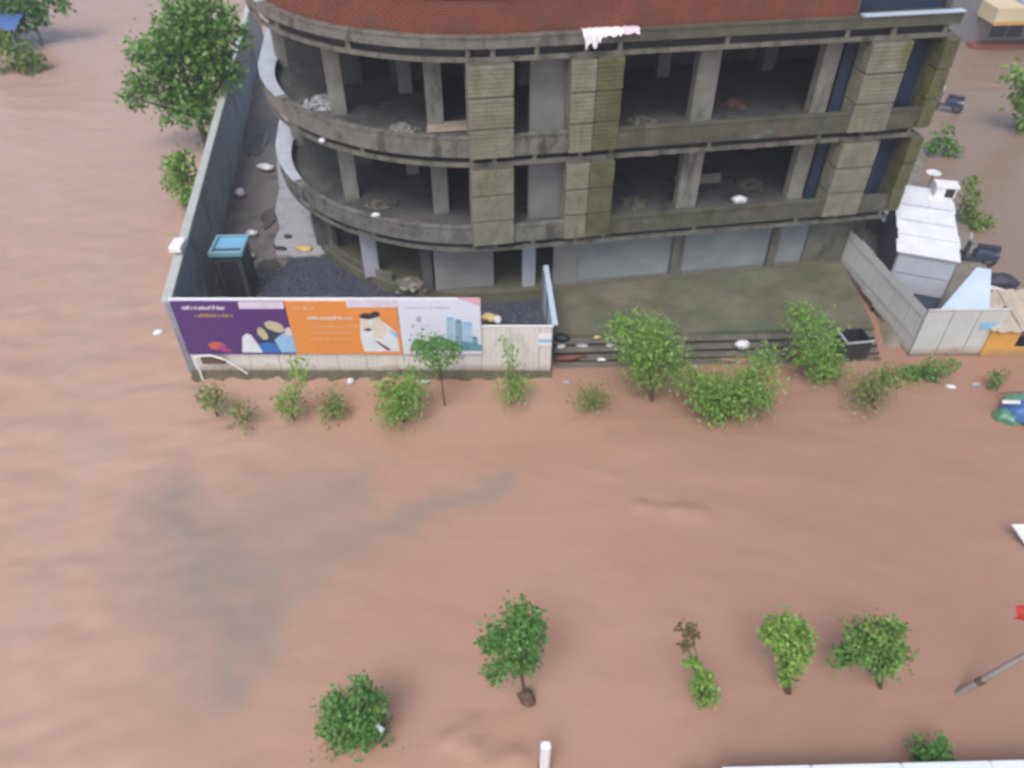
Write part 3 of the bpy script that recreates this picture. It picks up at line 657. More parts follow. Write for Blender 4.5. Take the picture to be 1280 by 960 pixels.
# shed
sh = empty('site_shed', (15.06, 23.72, .1), R(-19.5)); tag(sh, 'long narrow site shed with a bright white sheet roof and pale front', 'shed')
MB().box(-.98, .98, .06, 5.2, 0, 2.74).build('body', 'panel_navy', sh)
MB().box(-1.0, 1.0, 0, .055, 1.9, 2.74).build('front_panel', 'panel_pale', sh); MB().box(-1.0, 1.0, .005, .056, 1.12, 1.86).build('front_panel', 'panel_pale', sh)
MB().box(-1.0, 1.0, .01, .057, .0, 1.08).build('front_panel', 'panel_navy', sh)
for x in (-1.03, .97): MB().box(x, x + .06, -.03, .03, 0, 2.74).build('corner_post', 'steel', sh)
rr = MB().box(-1.02, 1.04, -.1, 5.3, 2.74, 2.78).build('roof', 'roof_white', sh)
for i in range(6):
    y0 = -.14 + i * .91; zt = 2.80 + .012 * (i % 2); jx = random.uniform(-.05, .05)
    mb = MB(); 
    for k in range(12):
        xa, xb = -1.06 + jx + k * 2.14 / 12, -1.06 + jx + (k + 1) * 2.14 / 12; za, zb = zt + (.02 if k % 2 else 0), zt + (0 if k % 2 else .02)
        mb.poly([(xa, y0, za), (xb, y0, zb), (xb, y0 + .93, zb + .008), (xa, y0 + .93, za + .008)])
    mb.build('roof_sheet', 'roof_white', rr)
for y in (1.15, 2.3, 3.6): MB().box(-1.0, 1.0, y, y + .03, 2.835, 2.85).build('roof_seam', 'panel_pale', rr)
vb = empty('vent_box', (17.35, 28.15, 2.92), R(-12)); tag(vb, 'small white vent box with a dark open side on the shed roof end', 'vent')
MB().box(-.42, .45, -.3, .3, .42, .5).build('lid', 'white', vb); MB().box(-.36, .0, -.24, .24, 0, .42).build('case', 'roof_white', vb); MB().box(.06, .34, -.22, .22, 0, .42).build('opening', 'dark_metal', vb); MB().box(.35, .4, -.24, .24, 0, .42).build('case', 'roof_white', vb)
dishp = pz(1166, 219, 3.0)
dh = empty('roof_dish', (dishp[0], dishp[1], 2.82)); tag(dh, 'small round white dish behind the vent box on the shed', 'dish')
rings = [[(r_ * math.cos(t), r_ * math.sin(t), .25 + r_ * r_ * .5) for t in (2 * math.pi * k / 16 for k in range(16))] for r_ in (.02, .15, .3)]
MB().loft(rings, False).build('bowl', 'white', dh, True); MB().tube([(0, 0, -.4), (0, 0, .26)], .03, 6).build('stem', 'steel', dh)
# pale sheet lying behind the shed
bs = empty('plastic_sheet', (16.9, 31.2, .3), R(-20)); tag(bs, 'pale grey green plastic sheet draped between the building and the shed', 'plastic sheet')
mb = MB(); r2 = random.Random(3)
for j in range(9):
    for i in range(5): mb.v.append((-.7 + 1.4 * i / 4 + r2.uniform(-.06, .06), -2.2 + 4.6 * j / 8, .15 + 1.0 * (1 - i / 4) + r2.uniform(-.08, .08)))
for j in range(8):
    for i in range(4): a = j * 5 + i; mb.f.append((a, a + 1, a + 6, a + 5))
mb.build('sheet', 'sheet_grey', bs, True); MB().tube([(-.65, -2.1, -.3), (-.65, 2.2, 1.1)], .03, 5).build('support', 'bark', bs)
# kiosk
kk = empty('orange_kiosk', (18.0, 22.0, 0)); tag(kk, 'small orange kiosk with a dark counter opening and a rumpled beige tin roof', 'kiosk')
MB().box(-1.0, .05, -.55, -.45, -.3, 1.25).build('front_wall', 'kiosk_orange', kk); MB().box(.05, 1.9, -.55, -.45, -.3, .42).build('front_wall', 'kiosk_orange', kk)
MB().box(.05, 1.9, -.55, -.45, 1.0, 1.25).build('front_wall', 'red_brown', kk); MB().box(.06, 1.85, -.2, -.15, .1, 1.0).build('counter_opening', 'dark_metal', kk)
MB().box(-1.0, -.9, -.44, 1.4, -.3, 1.25).build('side_wall', 'kiosk_orange', kk); MB().box(-.89, 1.9, 1.3, 1.4, -.3, 1.25).build('rear_wall', 'kiosk_orange', kk)
for i in range(3):
    mb = MB(); r2 = random.Random(i)
    for a in range(8):
        for c in range(6): mb.v.append((-1.1 + i * 1.03 + 1.06 * a / 7, -.7 + 2.2 * c / 5, 1.28 + .02 * i + .05 * math.sin(a * 1.9 + i) + .25 * (c / 5) + r2.uniform(-.03, .03)))
    for a in range(7):
        for c in range(5): k = a * 6 + c; mb.f.append((k, k + 6, k + 7, k + 1))
    mb.build('roof_sheet', 'tin_beige', kk)
tb = empty('tarpaulin_roll', pz(1248, 352, .9)); tb.location.z = 0; tb.rotation_euler = (0, 0, R(-20)); tag(tb, 'dark purple tarpaulin bundle with two white poles behind the orange kiosk', 'tarpaulin')
b0 = lump(31, .75, .4, .5); b0.v = [(p[0], p[1], p[2] + .75) for p in b0.v]; b0.build('bundle', 'tarp_dark', tb)
for dy in (-.35, -.52): MB().tube([(-1.0, dy, .95), (.6, dy - .05, .75)], .04, 6).build('pole', 'white', tb)
MB().box(-.7, .7, -.3, .3, -.3, .5).build('crate', 'dark_grey', tb)
# scooters
def scooter(label, loc_, rz, cover):
    s = empty('parked_scooter', loc_, rz); tag(s, label, 'scooter', 'scooters parked on the muddy verge')
    for y in (-.62, .62):
        rings = []
        w = MB()
        for k in range(17):
            pass
        pts = [(0, y + .24 * math.cos(t), .26 + .24 * math.sin(t)) for t in (2 * math.pi * k / 14 for k in range(15))]
        wh = w.tube(pts, .06, 6).build('wheel', 'tyre', s); MB().tube([(-.03, y, .26), (.03, y, .26)], .16, 10).build('hub', 'steel', wh)
    MB().loft([[(x * .16, y, z) for x, z in ((-1, .3), (1, .3), (1.1, .6), (.6, zt), (-.6, zt), (-1.1, .6))] for y, zt in ((-.85, .7), (-.5, .85), (0, .78), (.1, .45))]).build('body', cover, s)
    MB().loft([[(x * .15, y, z) for x, z in ((-1, .0), (1, .0), (1, .09), (-1, .09))] for y, z in ((-.8, .0), (.05, .0))]).build('seat', 'tarp_dark', s).location.z = .82
    MB().loft([[(-.2, .42, .3), (.2, .42, .3), (.2, .48, .3), (-.2, .48, .3)], [(-.17, .35, 1.0), (.17, .35, 1.0), (.17, .42, 1.0), (-.17, .42, 1.0)]]).build('front_shield', cover, s)
    MB().box(-.17, .17, .05, .45, .3, .36).build('footboard', 'dark_grey', s)
    MB().tube([(-.36, .28, 1.08), (0, .36, 1.02), (.36, .28, 1.08)], .025, 6).build('handlebar', 'steel', s)
    MB().tube([(.15, .36, 1.03), (.32, .4, 1.25)], .015, 5).build('mirror', 'white', s)
    return s
p = pz(1180, 138, .1); scooter('dark blue scooter standing alone on the verge behind the building', (p[0], p[1], .1), R(60), 'scooter_blue')
p = pz(1214, 330, .1); scooter('blue grey scooter parked beside the white roofed shed', (p[0], p[1], .12), R(75), 'scooter_blue')
# black bin
bn = empty('black_bin', (12.25, 21.55, .16), R(8)); tag(bn, 'black open topped bin with grey rim standing on the steps', 'bin')
for a in ((-.48, .48, -.4, -.34), (-.48, .48, .34, .4), (-.48, -.42, -.335, .335), (.42, .48, -.335, .335)): MB().box(*a, 0, .75).build('side', 'dark_metal', bn)
MB().box(-.41, .41, -.33, .33, .02, .06).build('floor', 'dark_metal', bn)
for a in ((-.52, .52, -.44, -.36), (-.52, -.44, -.355, .44)): MB().box(*a, .75, .79).build('rim', 'bag_grey', bn)
# tarpaulin heap in the water at the right
th = empty('tarpaulin_heap', pz(1272, 522, 0)); tag(th, 'blue and green tarpaulin heap with a white board lying in the flood', 'tarpaulin heap')
b0 = lump(41, .75, .55, .5); b0.v = [(p[0] + .35, p[1], p[2] + .2) for p in b0.v]; b0.build('tarpaulin', 'tarp_blue', th)
b0 = lump(42, .4, .35, .3); b0.v = [(p[0] - .45, p[1] - .08, p[2] + .05) for p in b0.v]; b0.build('tarpaulin', 'tarp_green', th)
b0 = lump(43, .5, .3, .3); b0.v = [(p[0] + .1, p[1] + .45, p[2] + .3) for p in b0.v]; b0.build('tarpaulin', 'tarp_green', th)
MB().loft([[(-.62, .2, .45), (-.2, .0, .62), (-.12, .12, .62), (-.55, .34, .45)], [(-.62, .2, .49), (-.2, .0, .66), (-.12, .12, .66), (-.55, .34, .49)]]).build('board', 'white', th)
MB().tube([(-.35, .9, .25), (.2, .6, .6)], .025, 5).build('stick', 'bark', th)
# white sheet at the right edge, pole with red flag, near wall, marker post
p = pz(1290, 668, .5); ws = empty('floating_board', (p[0], p[1], 0)); tag(ws, 'white board corner sticking out of the open flood water', 'board')
MB().loft([[(-.42, .32, .5), (.6, .0, .9), (.75, -.55, .55), (-.05, -.18, .12)], [(-.42, .32, .54), (.6, .0, .94), (.75, -.55, .59), (-.05, -.18, .16)]]).build('sheet', 'near_wall', ws)
MB().tube([(.5, -.2, -.6), (.5, -.2, .7)], .05, 6).build('leg', 'steel', ws)
p0 = pz(1196, 868, 0); fp = empty('flag_pole', p0); tag(fp, 'leaning grey pole rising from the flood beside the young trees', 'pole')
MB().tube([(-.05, 0, -.6), (0, 0, 0), (.55, .05, 1.0), (1.25, .1, 2.3), (2.1, .15, 3.9)], [.085, .08, .075, .07, .06], 12).build('shaft', 'pole_grey', fp, True)
MB().tube([(.30, .03, .52), (.38, .035, .68)], .095, 12).build('collar', 'bark', fp); 
pf = py(1272, 766, p0[1]); rfz = empty('red_flag', (pf[0] + .30, pf[1], 0)); tag(rfz, 'red cloth flag tied by a cord to the leaning grey pole', 'flag')
mb = MB(); zf = pf[2]
for j in range(7):
    for i in range(4): mb.v.append((-.42 + .22 * i + .03 * j, .06 * math.sin(j * 1.3 + i), zf + .28 - .1 * j - .05 * i))
for j in range(6):
    for i in range(3): a = j * 4 + i; mb.f.append((a, a + 1, a + 5, a + 4))
mb.build('cloth', 'red_cloth', rfz, True); MB().tube([(.24, .02, zf + .15), (p0[0] + 2.0 - rfz.location.x, p0[1] + .14 - rfz.location.y, 3.7)], .012, 5).build('cord', 'bark', rfz)
nw = empty('boundary_wall', (8.3, 6.36, 0), math.atan2(.16, 7)); tag(nw, 'pale painted boundary wall top along the near edge of the flood', 'wall')
for i in range(5): MB().bev(-3.9 + i * 1.9, -2.0 + i * 1.9 - .01, -.35, .35, -.6, 1.25, .03).build('wall_panel', 'near_wall', nw)
MB().box(-4.7, -3.95, -.3, .2, -.6, 1.0).build('end_pier', 'dark_grey', nw)
mp_ = empty('marker_post', (.72, 7.0, 0)); tag(mp_, 'bright white square marker post with a dark foot standing in the flood', 'post')
MB().bev(-.11, .11, -.09, .09, .18, 1.42, .04).build('post', 'white', mp_); MB().box(-.13, .13, -.1, .1, -.6, .18).build('foot', 'dark_metal', mp_)

# ================================================================== FAR BUILDINGS
hs_ = empty('far_house', (35.5, 54.6, 0), R(4)); tag(hs_, 'low house with cream canopy and red brown base across the side road', 'house')
MB().box(-4.2, 8, .4, 6, -.3, 4.2).build('wall', 'grey_paint', hs_); MB().box(-4.4, 8, -.5, .39, -.3, .28).build('base', 'red_brown', hs_)
for x in (-3.0, -.2, 2.6): 
    w_ = MB().box(x, x + 2.2, .33, .41, .5, 1.75).build('window', 'dark_glass', hs_); MB().box(x - .08, x + 2.28, .30, .395, .42, .5).build('sill', 'grey_paint', w_)
    MB().box(x + 1.06, x + 1.14, .30, .329, .5, 1.75).build('mullion', 'grey_paint', w_)
cn = MB().box(-4.4, 8, -1.6, .42, 1.95, 2.9).build('canopy', 'cream_paint', hs_); MB().box(-4.42, 8.02, -1.66, -1.605, 1.9, 2.15).build('stripe', 'ochre_paint', cn)
MB().box(-2.4, 7.5, -1.1, .3, 2.9, 3.1).build('roof_panel', 'panel_pale', cn)
ts = empty('blue_tarp_shelter', pz(8, 62, 0)); tag(ts, 'blue tarpaulin shelter under trees on the far bank of the side street', 'shelter')
mb = MB(); r2 = random.Random(9)
for j in range(6):
    for i in range(6): mb.v.append((-2 + 4 * i / 5, -1.3 + 2.6 * j / 5, 1.7 + .5 * math.sin(math.pi * j / 5) + r2.uniform(-.1, .1)))
for j in range(5):
    for i in range(5): a = j * 6 + i; mb.f.append((a, a + 1, a + 7, a + 6))
mb.build('tarpaulin', 'tarp_blue', ts, True)
for x, y in ((-1.9, -1.2), (1.9, -1.2), (-1.9, 1.2), (1.9, 1.2)): MB().tube([(x, y, -.4), (x, y, 1.75)], .05, 6).build('pole', 'bark', ts)

# ================================================================== PLANTS
def leaves(blobs, size, dens, seed, spread=.27):
    r = np.random.default_rng(seed); V = []; F = []; nn = 0
    for (c, rad) in blobs:
        cnt = max(60, int(4.6 * dens * 4 * math.pi * rad ** 2 / (size * size)))
        # clumps inside the blob
        ncl = max(5, int(rad / size * 1.6) + 4)
        cd_ = r.normal(size=(ncl, 3)); cd_ /= np.linalg.norm(cd_, axis=1)[:, None]; cc = np.array(c) + cd_ * rad * r.uniform(.35, .95, (ncl, 1)) * np.array([1, 1, .85])
        which = r.integers(0, ncl, cnt); pos = cc[which] + r.normal(size=(cnt, 3)) * rad * spread
        out = pos - np.array(c); out /= np.linalg.norm(out, axis=1)[:, None] + 1e-6
        d = out * .7 + r.normal(size=(cnt, 3)) * .55 + np.array([0, 0, -.15]); d /= np.linalg.norm(d, axis=1)[:, None]
        up = r.normal(size=(cnt, 3)) * .5 + np.array([0, 0, 1.]); sd_ = np.cross(d, up); sd_ /= np.linalg.norm(sd_, axis=1)[:, None] + 1e-6
        ln = size * r.uniform(.7, 1.35, (cnt, 1)); wd_ = ln * r.uniform(.28, .42, (cnt, 1))
        nrm = np.cross(sd_, d)
        A_ = pos; B_ = pos + d * ln * .5 + sd_ * wd_ + nrm * ln * .08; C_ = pos + d * ln - nrm * ln * .12; D_ = pos + d * ln * .5 - sd_ * wd_ + nrm * ln * .08
        V.append(np.stack([A_, B_, C_, D_], 1).reshape(-1, 3)); F.append(np.arange(cnt * 4).reshape(-1, 4) + nn); nn += cnt * 4
    return np.concatenate(V), np.concatenate(F)
def crown_mesh(name, V, F, m, parent):
    me = bpy.data.meshes.new(name); me.vertices.add(len(V)); me.vertices.foreach_set('co', V.ravel())
    tri = np.concatenate([F[:, [0, 1, 2]], F[:, [0, 2, 3]]], 1).reshape(-1, 3)
    me.loops.add(tri.size); me.loops.foreach_set('vertex_index', tri.ravel().astype(np.int32)); me.polygons.add(len(tri))
    me.polygons.foreach_set('loop_start', np.arange(0, tri.size, 3)); me.polygons.foreach_set('loop_total', np.full(len(tri), 3)); me.update()
    me.materials.append(MATS[m]); o = bpy.data.objects.new(name, me); col.objects.link(o); o.parent = parent; return o
PL = [0]
def plant(name, cat, label, base, blobs, m='leaf_green', size=.13, dens=.55, trunk=.05, group=None, z0=0., extra=None, lean=None):
    PL[0] += 1; seed = 100 + PL[0]; rr_ = random.Random(seed)
    bp_ = pz(*base, z0); root = empty(name, bp_); tag(root, label, cat, group)
    def conv(bl, jit=.35):
        o = []
        for (u, v, r) in bl:
            p_ = py(u, v, bp_[1] + rr_.uniform(-jit, jit) * r * depth(bp_) / FPX * 1.2); rad = 1.14 * r * depth(p_) / FPX
            o.append(((p_[0] - bp_[0], p_[1] - bp_[1], max(p_[2] - z0, .02)), rad))
        return o
    B = conv(blobs); V, F = leaves(B, size, dens, seed, .46 if name == 'sapling' else .31); crown_mesh('crown', V, F, m, root)
    allb = list(B)
    if extra:
        m2, bl2 = extra; B2 = conv(bl2); V, F = leaves(B2, size, dens * .8, seed + 50); crown_mesh('crown', V, F, m2, root); allb += B2
    tb_ = MB(); top = max(allb, key=lambda q_: q_[1])[0]
    j1 = (top[0] * .45 + rr_.uniform(-.04, .04), top[1] * .45, max(.12, top[2] * .5))
    tb_.tube([(0, 0, -.7), (0, 0, 0), j1, top], [trunk * 1.25, trunk, trunk * .75, trunk * .35], 7)
    for c, rad in allb:
        mid = tuple((a + e) / 2 + rr_.uniform(-.08, .08) * rad for a, e in zip(j1, c))
        tb_.tube([j1, mid, c], [trunk * .6, trunk * .42, trunk * .2], 5)
        for _ in range(3):
            e = tuple(a + rr_.uniform(-.8, .8) * rad for a in c); tb_.tube([c, e], [trunk * .2, trunk * .08], 4)
    tb_.build('trunk', 'bark', root, True)
    return root
S = 'young_tree'
plant(S, 'tree', 'dense round bush with a small yellow tuft at its foot, alone in the flood', (448, 922), [(440, 880, 24), (462, 893, 24), (430, 903, 25), (452, 908, 26), (446, 862, 11), (468, 880, 13), (420, 908, 14)], 'leaf_deep', .10, .55, .05, None, 0, ('leaf_olive', [(406, 911, 9)]))
t2 = plant(S, 'tree', 'lopsided young tree with a brown root clump standing clear of the flood', (658, 876), [(638, 790, 27), (661, 772, 15), (613, 799, 14), (641, 820, 20), (616, 840, 12), (664, 796, 15), (655, 820, 14)], 'leaf_deep', .10, .55, .05)
b0 = lump(61, .2, .2, .35); b0.v = [(p[0], p[1], p[2] + .15) for p in b0.v]; b0.build('root_clump', 'root_mud', t2)
plant(S, 'tree', 'thin sapling with a half dry top and a bright green lower tuft', (880, 884), [(880, 866, 14), (873, 846, 11), (866, 826, 7), (884, 850, 8)], 'leaf_bright', .10, .55, .03, None, 0, ('leaf_dry', [(853, 785, 7), (866, 788, 7), (860, 806, 8)]))
plant(S, 'tree', 'bright green young tree with a flat wide top and dark stem', (985, 866), [(982, 795, 20), (963, 794, 12), (1003, 794, 13), (978, 812, 15), (996, 812, 14), (986, 830, 13), (985, 845, 8)], 'leaf_bright', .11, .65, .085)
plant(S, 'tree', 'widest young tree with a side tuft and two dark stems in the flood', (1100, 860), [(1098, 806, 26), (1078, 800, 18), (1048, 824, 13), (1120, 815, 17), (1104, 787, 15), (1104, 836, 12), (1064, 818, 9)], 'leaf_green', .10, .55, .06, None, 0, ('leaf_olive', [(1095, 783, 11), (1120, 792, 10)]))
plant(S, 'tree', 'small dark green bush growing against the pale boundary wall', (1162, 958), [(1165, 938, 16), (1158, 950, 13), (1174, 946, 11)], 'leaf_deep', .11, .6, .04)
G = 'sapling'
plant(G, 'sapling', 'thin olive sapling at the corner of the hoarding below the purple billboard', (272, 520), [(254, 492, 13), (268, 500, 10)], 'leaf_olive', .10, .34, .035)
plant(G, 'sapling', 'low round green shrub in water off the hoarding corner', (302, 530), [(301, 517, 13)], 'leaf_olive', .10, .34, .03)
plant(G, 'sapling', 'tall sapling in front of the seam of purple and orange billboards', (368, 526), [(362, 505, 15), (376, 460, 10), (372, 480, 8), (352, 500, 9)], 'leaf_bright', .10, .34, .03)
plant(G, 'sapling', 'short pale green shrub in water under the orange billboard', (416, 523), [(414, 506, 14), (424, 510, 9)], 'leaf_olive', .10, .34, .03)
plant(G, 'sapling', 'full green shrub in water below the orange and white billboards', (505, 527), [(500, 490, 20), (488, 508, 16), (518, 484, 15), (508, 508, 14), (480, 488, 10)], 'leaf_bright', .10, .34, .04)
plant(G, 'sapling', 'tall slim sapling standing before the white billboard with bare stem', (556, 508), [(545, 438, 16), (528, 434, 11), (564, 438, 10), (552, 452, 10)], 'leaf_green', .10, .34, .03)
plant(G, 'sapling', 'two tiered sapling before the plain end of the hoarding', (640, 505), [(637, 487, 15), (648, 480, 9), (634, 435, 8), (640, 455, 6)], 'leaf_bright', .10, .34, .03)
plant(G, 'sapling', 'small round olive shrub in water before the bottom of the steps', (743, 510), [(742, 494, 15)], 'leaf_olive', .10, .34, .03)
plant(G, 'sapling', 'spreading bright green tree leaning over the steps nearest the hoarding end', (815, 502), [(812, 462, 20), (848, 464, 14), (808, 428, 26), (786, 412, 17), (834, 434, 18), (800, 448, 17), (842, 452, 13), (824, 412, 12), (776, 404, 8)], 'leaf_bright', .10, .34, .05)
plant(G, 'sapling', 'large loose yellow green tree in water before the middle of the steps', (907, 524), [(912, 490, 26), (940, 464, 20), (878, 488, 20), (952, 486, 18), (900, 510, 16), (958, 448, 13), (866, 478, 12)], 'leaf_bright', .10, .34, .05, None, 0, ('leaf_olive', [(915, 505, 18), (885, 498, 14), (945, 500, 13)]))
plant(G, 'sapling', 'bright feathery tree beside the black bin', (1030, 474), [(1024, 456, 16), (1044, 458, 12), (1004, 403, 17), (1020, 424, 20), (1038, 440, 14), (992, 388, 9), (1010, 440, 12)], 'leaf_bright', .10, .34, .045)
plant(G, 'sapling', 'drooping olive shrub in water below the grey site fence corner', (1095, 512), [(1084, 492, 16), (1098, 476, 15), (1116, 468, 14)], 'leaf_olive', .10, .34, .04)
plant('weed_clump', 'weeds', 'low green weeds along the foot of the plain grey sheet fence', (1160, 474), [(1150, 466, 12), (1170, 460, 11), (1188, 456, 9), (1136, 468, 11), (1160, 476, 10)], 'leaf_green', .10, .34, .02)
plant('weed_clump', 'weeds', 'small dark weed tuft in water before the orange kiosk', (1246, 488), [(1250, 470, 8), (1245, 480, 7)], 'leaf_deep', .10, .34, .02)
plant('weed_clump', 'weeds', 'dark weeds growing between the shed and the side road', (1222, 285), [(1216, 250, 9), (1220, 275, 11), (1213, 230, 8), (1222, 298, 10), (1212, 262, 8), (1216, 286, 9)], 'leaf_olive', .15, .45, .02)
plant('weed_clump', 'weeds', 'dark green creeper at the rear corner of the building', (1185, 195), [(1178, 170, 10), (1186, 188, 10), (1170, 180, 8)], 'leaf_deep', .2, .4, .02)
plant('street_tree', 'tree', 'large spreading tree overhanging the long compound wall', (262, 190), [(240, 45, 34), (214, 55, 26), (188, 68, 20), (270, 55, 26), (232, 98, 34), (194, 100, 22), (168, 122, 13), (246, 128, 26), (268, 95, 22), (262, 14, 26), (216, 138, 18), (288, 84, 15), (230, 20, 20), (290, 30, 18), (182, 110, 12)], 'leaf_green', .25, .42, .2, None, 0, ('leaf_bright', [(215, 48, 22), (245, 30, 22), (190, 66, 15), (250, 60, 20)]))
plant('bush', 'bush', 'bright green bush outside the long compound wall below the large tree', (240, 262), [(224, 212, 15), (236, 232, 18), (228, 198, 11), (242, 250, 14), (218, 228, 10)], 'leaf_bright', .2, .5, .07)
plant('bank_tree', 'tree', 'dusky tree on the far bank behind the blue tarpaulin shelter', (12, 52), [(8, 8, 32), (45, 2, 20), (70, -4, 14), (-20, 10, 30), (28, 16, 16)], 'leaf_deep', .4, .45, .14)
plant('bank_shrub', 'bush', 'low olive shrubs in front of the blue tarpaulin shelter', (25, 90), [(8, 52, 12), (25, 68, 13), (40, 82, 12), (6, 76, 14)], 'leaf_olive', .35, .4, .06)
plant('road_bush', 'bush', 'green bush on the far side of the road beside the low house', (1290, 165), [(1276, 95, 13), (1284, 125, 18), (1290, 150, 16), (1296, 100, 18)], 'leaf_bright', .34, .5, .08)

# ================================================================== LITTER AND LOOSE THINGS
def rubble(label, p_, rx, ry, h, m, seed, n_=70):
    r2 = random.Random(seed); mb = MB()
    for _ in range(n_):
        x, y = r2.gauss(0, .42), r2.gauss(0, .42); e = math.exp(-(x * x + y * y) * 2.2); a = r2.uniform(.04, .13) * (.6 + .6 * e)
        cx, cy, cz = x * rx, y * ry, h * e * r2.uniform(.3, 1); k0 = len(mb.v)
        for i in range(8): mb.v.append((cx + a * (1 if i in (1, 2, 5, 6) else -1) * r2.uniform(.4, 1.2), cy + a * (1 if i in (2, 3, 6, 7) else -1) * r2.uniform(.4, 1.2), cz + a * (.8 if i > 3 else -.8) * r2.uniform(.3, 1)))
        mb.f += [tuple(k0 + i for i in q_) for q_ in ((3, 2, 1, 0), (4, 5, 6, 7), (0, 1, 5, 4), (1, 2, 6, 5), (2, 3, 7, 6), (3, 0, 4, 7))]
    k0 = len(mb.v); mb.v += [(rx * .8 * math.cos(t) * r2.uniform(.8, 1.1), ry * .8 * math.sin(t) * r2.uniform(.8, 1.1), -.02) for t in (2 * math.pi * i / 12 for i in range(12))] + [(0, 0, h * .7)]
    mb.f += [(k0 + i, k0 + (i + 1) % 12, k0 + 12) for i in range(12)]
    o = mb.build('rubble_heap', m); o.location = p_; tag(o, label, 'rubble'); return o
def bag(name, cat, label, p_, rx, ry, rz_, m, seed, group=None):
    o = lump(seed, rx, ry, rz_).build(name, m, None, True); o.location = (p_[0], p_[1], p_[2] + rz_ * .5); tag(o, label, cat, group); return o
bag('plastic_bag', 'bag', 'white plastic bag drifting on the side street near the purple billboard', pz(199, 417), .2, .16, .12, 'bag_white', 1)
bag('plastic_bag', 'bag', 'white plastic bag at the foot of the hoarding under the orange billboard', pz(438, 478), .14, .12, .12, 'bag_white', 2)
bag('plastic_bag', 'bag', 'flat white wrapper at the foot of the hoarding under the white billboard', pz(529, 478), .2, .09, .06, 'bag_white', 3)
bag('plastic_bag', 'bag', 'large round white sack on the steps before the middle shutter', pz(927, 434, .3), .27, .2, .2, 'bag_white', 4)
bag('plastic_bag', 'bag', 'pale bag lying on the upper yard mud beside the white pad', pz(332, 211, .2), .45, .25, .18, 'bag_white', 5)
bag('plastic_bag', 'bag', 'crumpled white bag on the yard mud close to the compound wall', pz(301, 243, .2), .26, .26, .2, 'bag_white', 6)
bag('plastic_bag', 'bag', 'white bag beside the blue roofed cabin on its far side', pz(315, 293, .2), .22, .18, .14, 'bag_white', 7)
bag('plastic_bag', 'bag', 'grey white bag beside the blue roofed cabin on its street side', pz(313, 322, .2), .2, .2, .14, 'bag_grey', 8)
bag('plastic_sack', 'sack', 'yellow and white sack lying on gravel behind the end of the white billboard', pz(612, 400, .3), .3, .24, .2, 'bag_yellow', 9)
bag('plastic_sack', 'sack', 'white sack lying on gravel touching the yellow sack', pz(622, 402, .3), .2, .2, .17, 'bag_white', 19)
bag('yellow_sheet', 'sheet', 'pale yellow sheet lying on the end of the white pad', pz(380, 311, .28), .45, .22, .06, 'bag_yellow', 10)
bag('drain_cover', 'cover', 'black cover on the white pad farther from the gravel', pz(360, 296, .28), .17, .2, .05, 'dark_metal', 11)
bag('drain_cover', 'cover', 'black cover on the white pad beside the yellow sheet', pz(352, 311, .28), .25, .18, .05, 'dark_metal', 12)
bag('plastic_bag', 'bag', 'white bag left on the open first floor behind the second bay column', W(9.0, .95, 3.64), .25, .2, .2, 'bag_white', 13)
bag('plastic_bag', 'bag', 'small white bag on the lowest curved concrete ledge', W(-4.55, 1.42, 4.0), .16, .1, .1, 'bag_white', 14)
bag('plastic_bag', 'bag', 'small white bag stuck on the curved ring beam below the second ledge', (-6.55, 25.37, 6.42), .12, .1, .1, 'bag_white', 15)
rubble('grey heap of broken plaster on the upper rounded floor beside a column', W(-6.0, 4.4, 6.95), .95, .6, .35, 'bag_grey', 16)
rubble('pale rubble patch on the upper floor beside the inner rounded room column', W(-3.3, 1.9, 6.95), .4, .35, .1, 'column_plaster', 17)
rubble('pale rubble on the lower rounded floor between two columns', W(-4.4, 2.9, 3.65), .55, .4, .14, 'concrete', 18)
rubble('pale rubble heap in the ground floor opening beside the low wall', W(-3.6, 1.7, .7), .6, .4, .3, 'column_plaster', 20)
rubble('broken brick pile on the upper open floor between the two wide bay columns', W(8.6, 2.2, 6.95), .6, .4, .16, 'root_mud', 21)
rubble('low plaster rubble along the upper floor edge beside the mossy pier', W(4.9, 1.2, 6.95), .6, .3, .12, 'concrete', 22)
rubble('small rubble pile on the lower open floor beside the mossy pier', W(5.0, 1.6, 3.65), .5, .4, .14, 'concrete', 23)
rubble('rubble spread on the lower open floor near the far bay column', W(9.9, 2.3, 3.65), .6, .5, .12, 'concrete', 24)
for (s_, d_, fz, lb_) in ((-1.6, 1.8, 6.95, 'pale timber planks lying beside the round room on the upper floor'), (8.0, 2.9, 3.65, 'pale timber planks lying in the wide bay on the lower floor')):
    pk = empty('plank_stack', W(s_, d_, fz), ANG); tag(pk, lb_, 'planks')
    for i in range(4): MB().box(-.9 + .02 * i, .9 + .05 * i, .14 * i - .3, .14 * i - .18, .03 * i, .03 * i + .028).build('plank', 'tin_beige', pk)
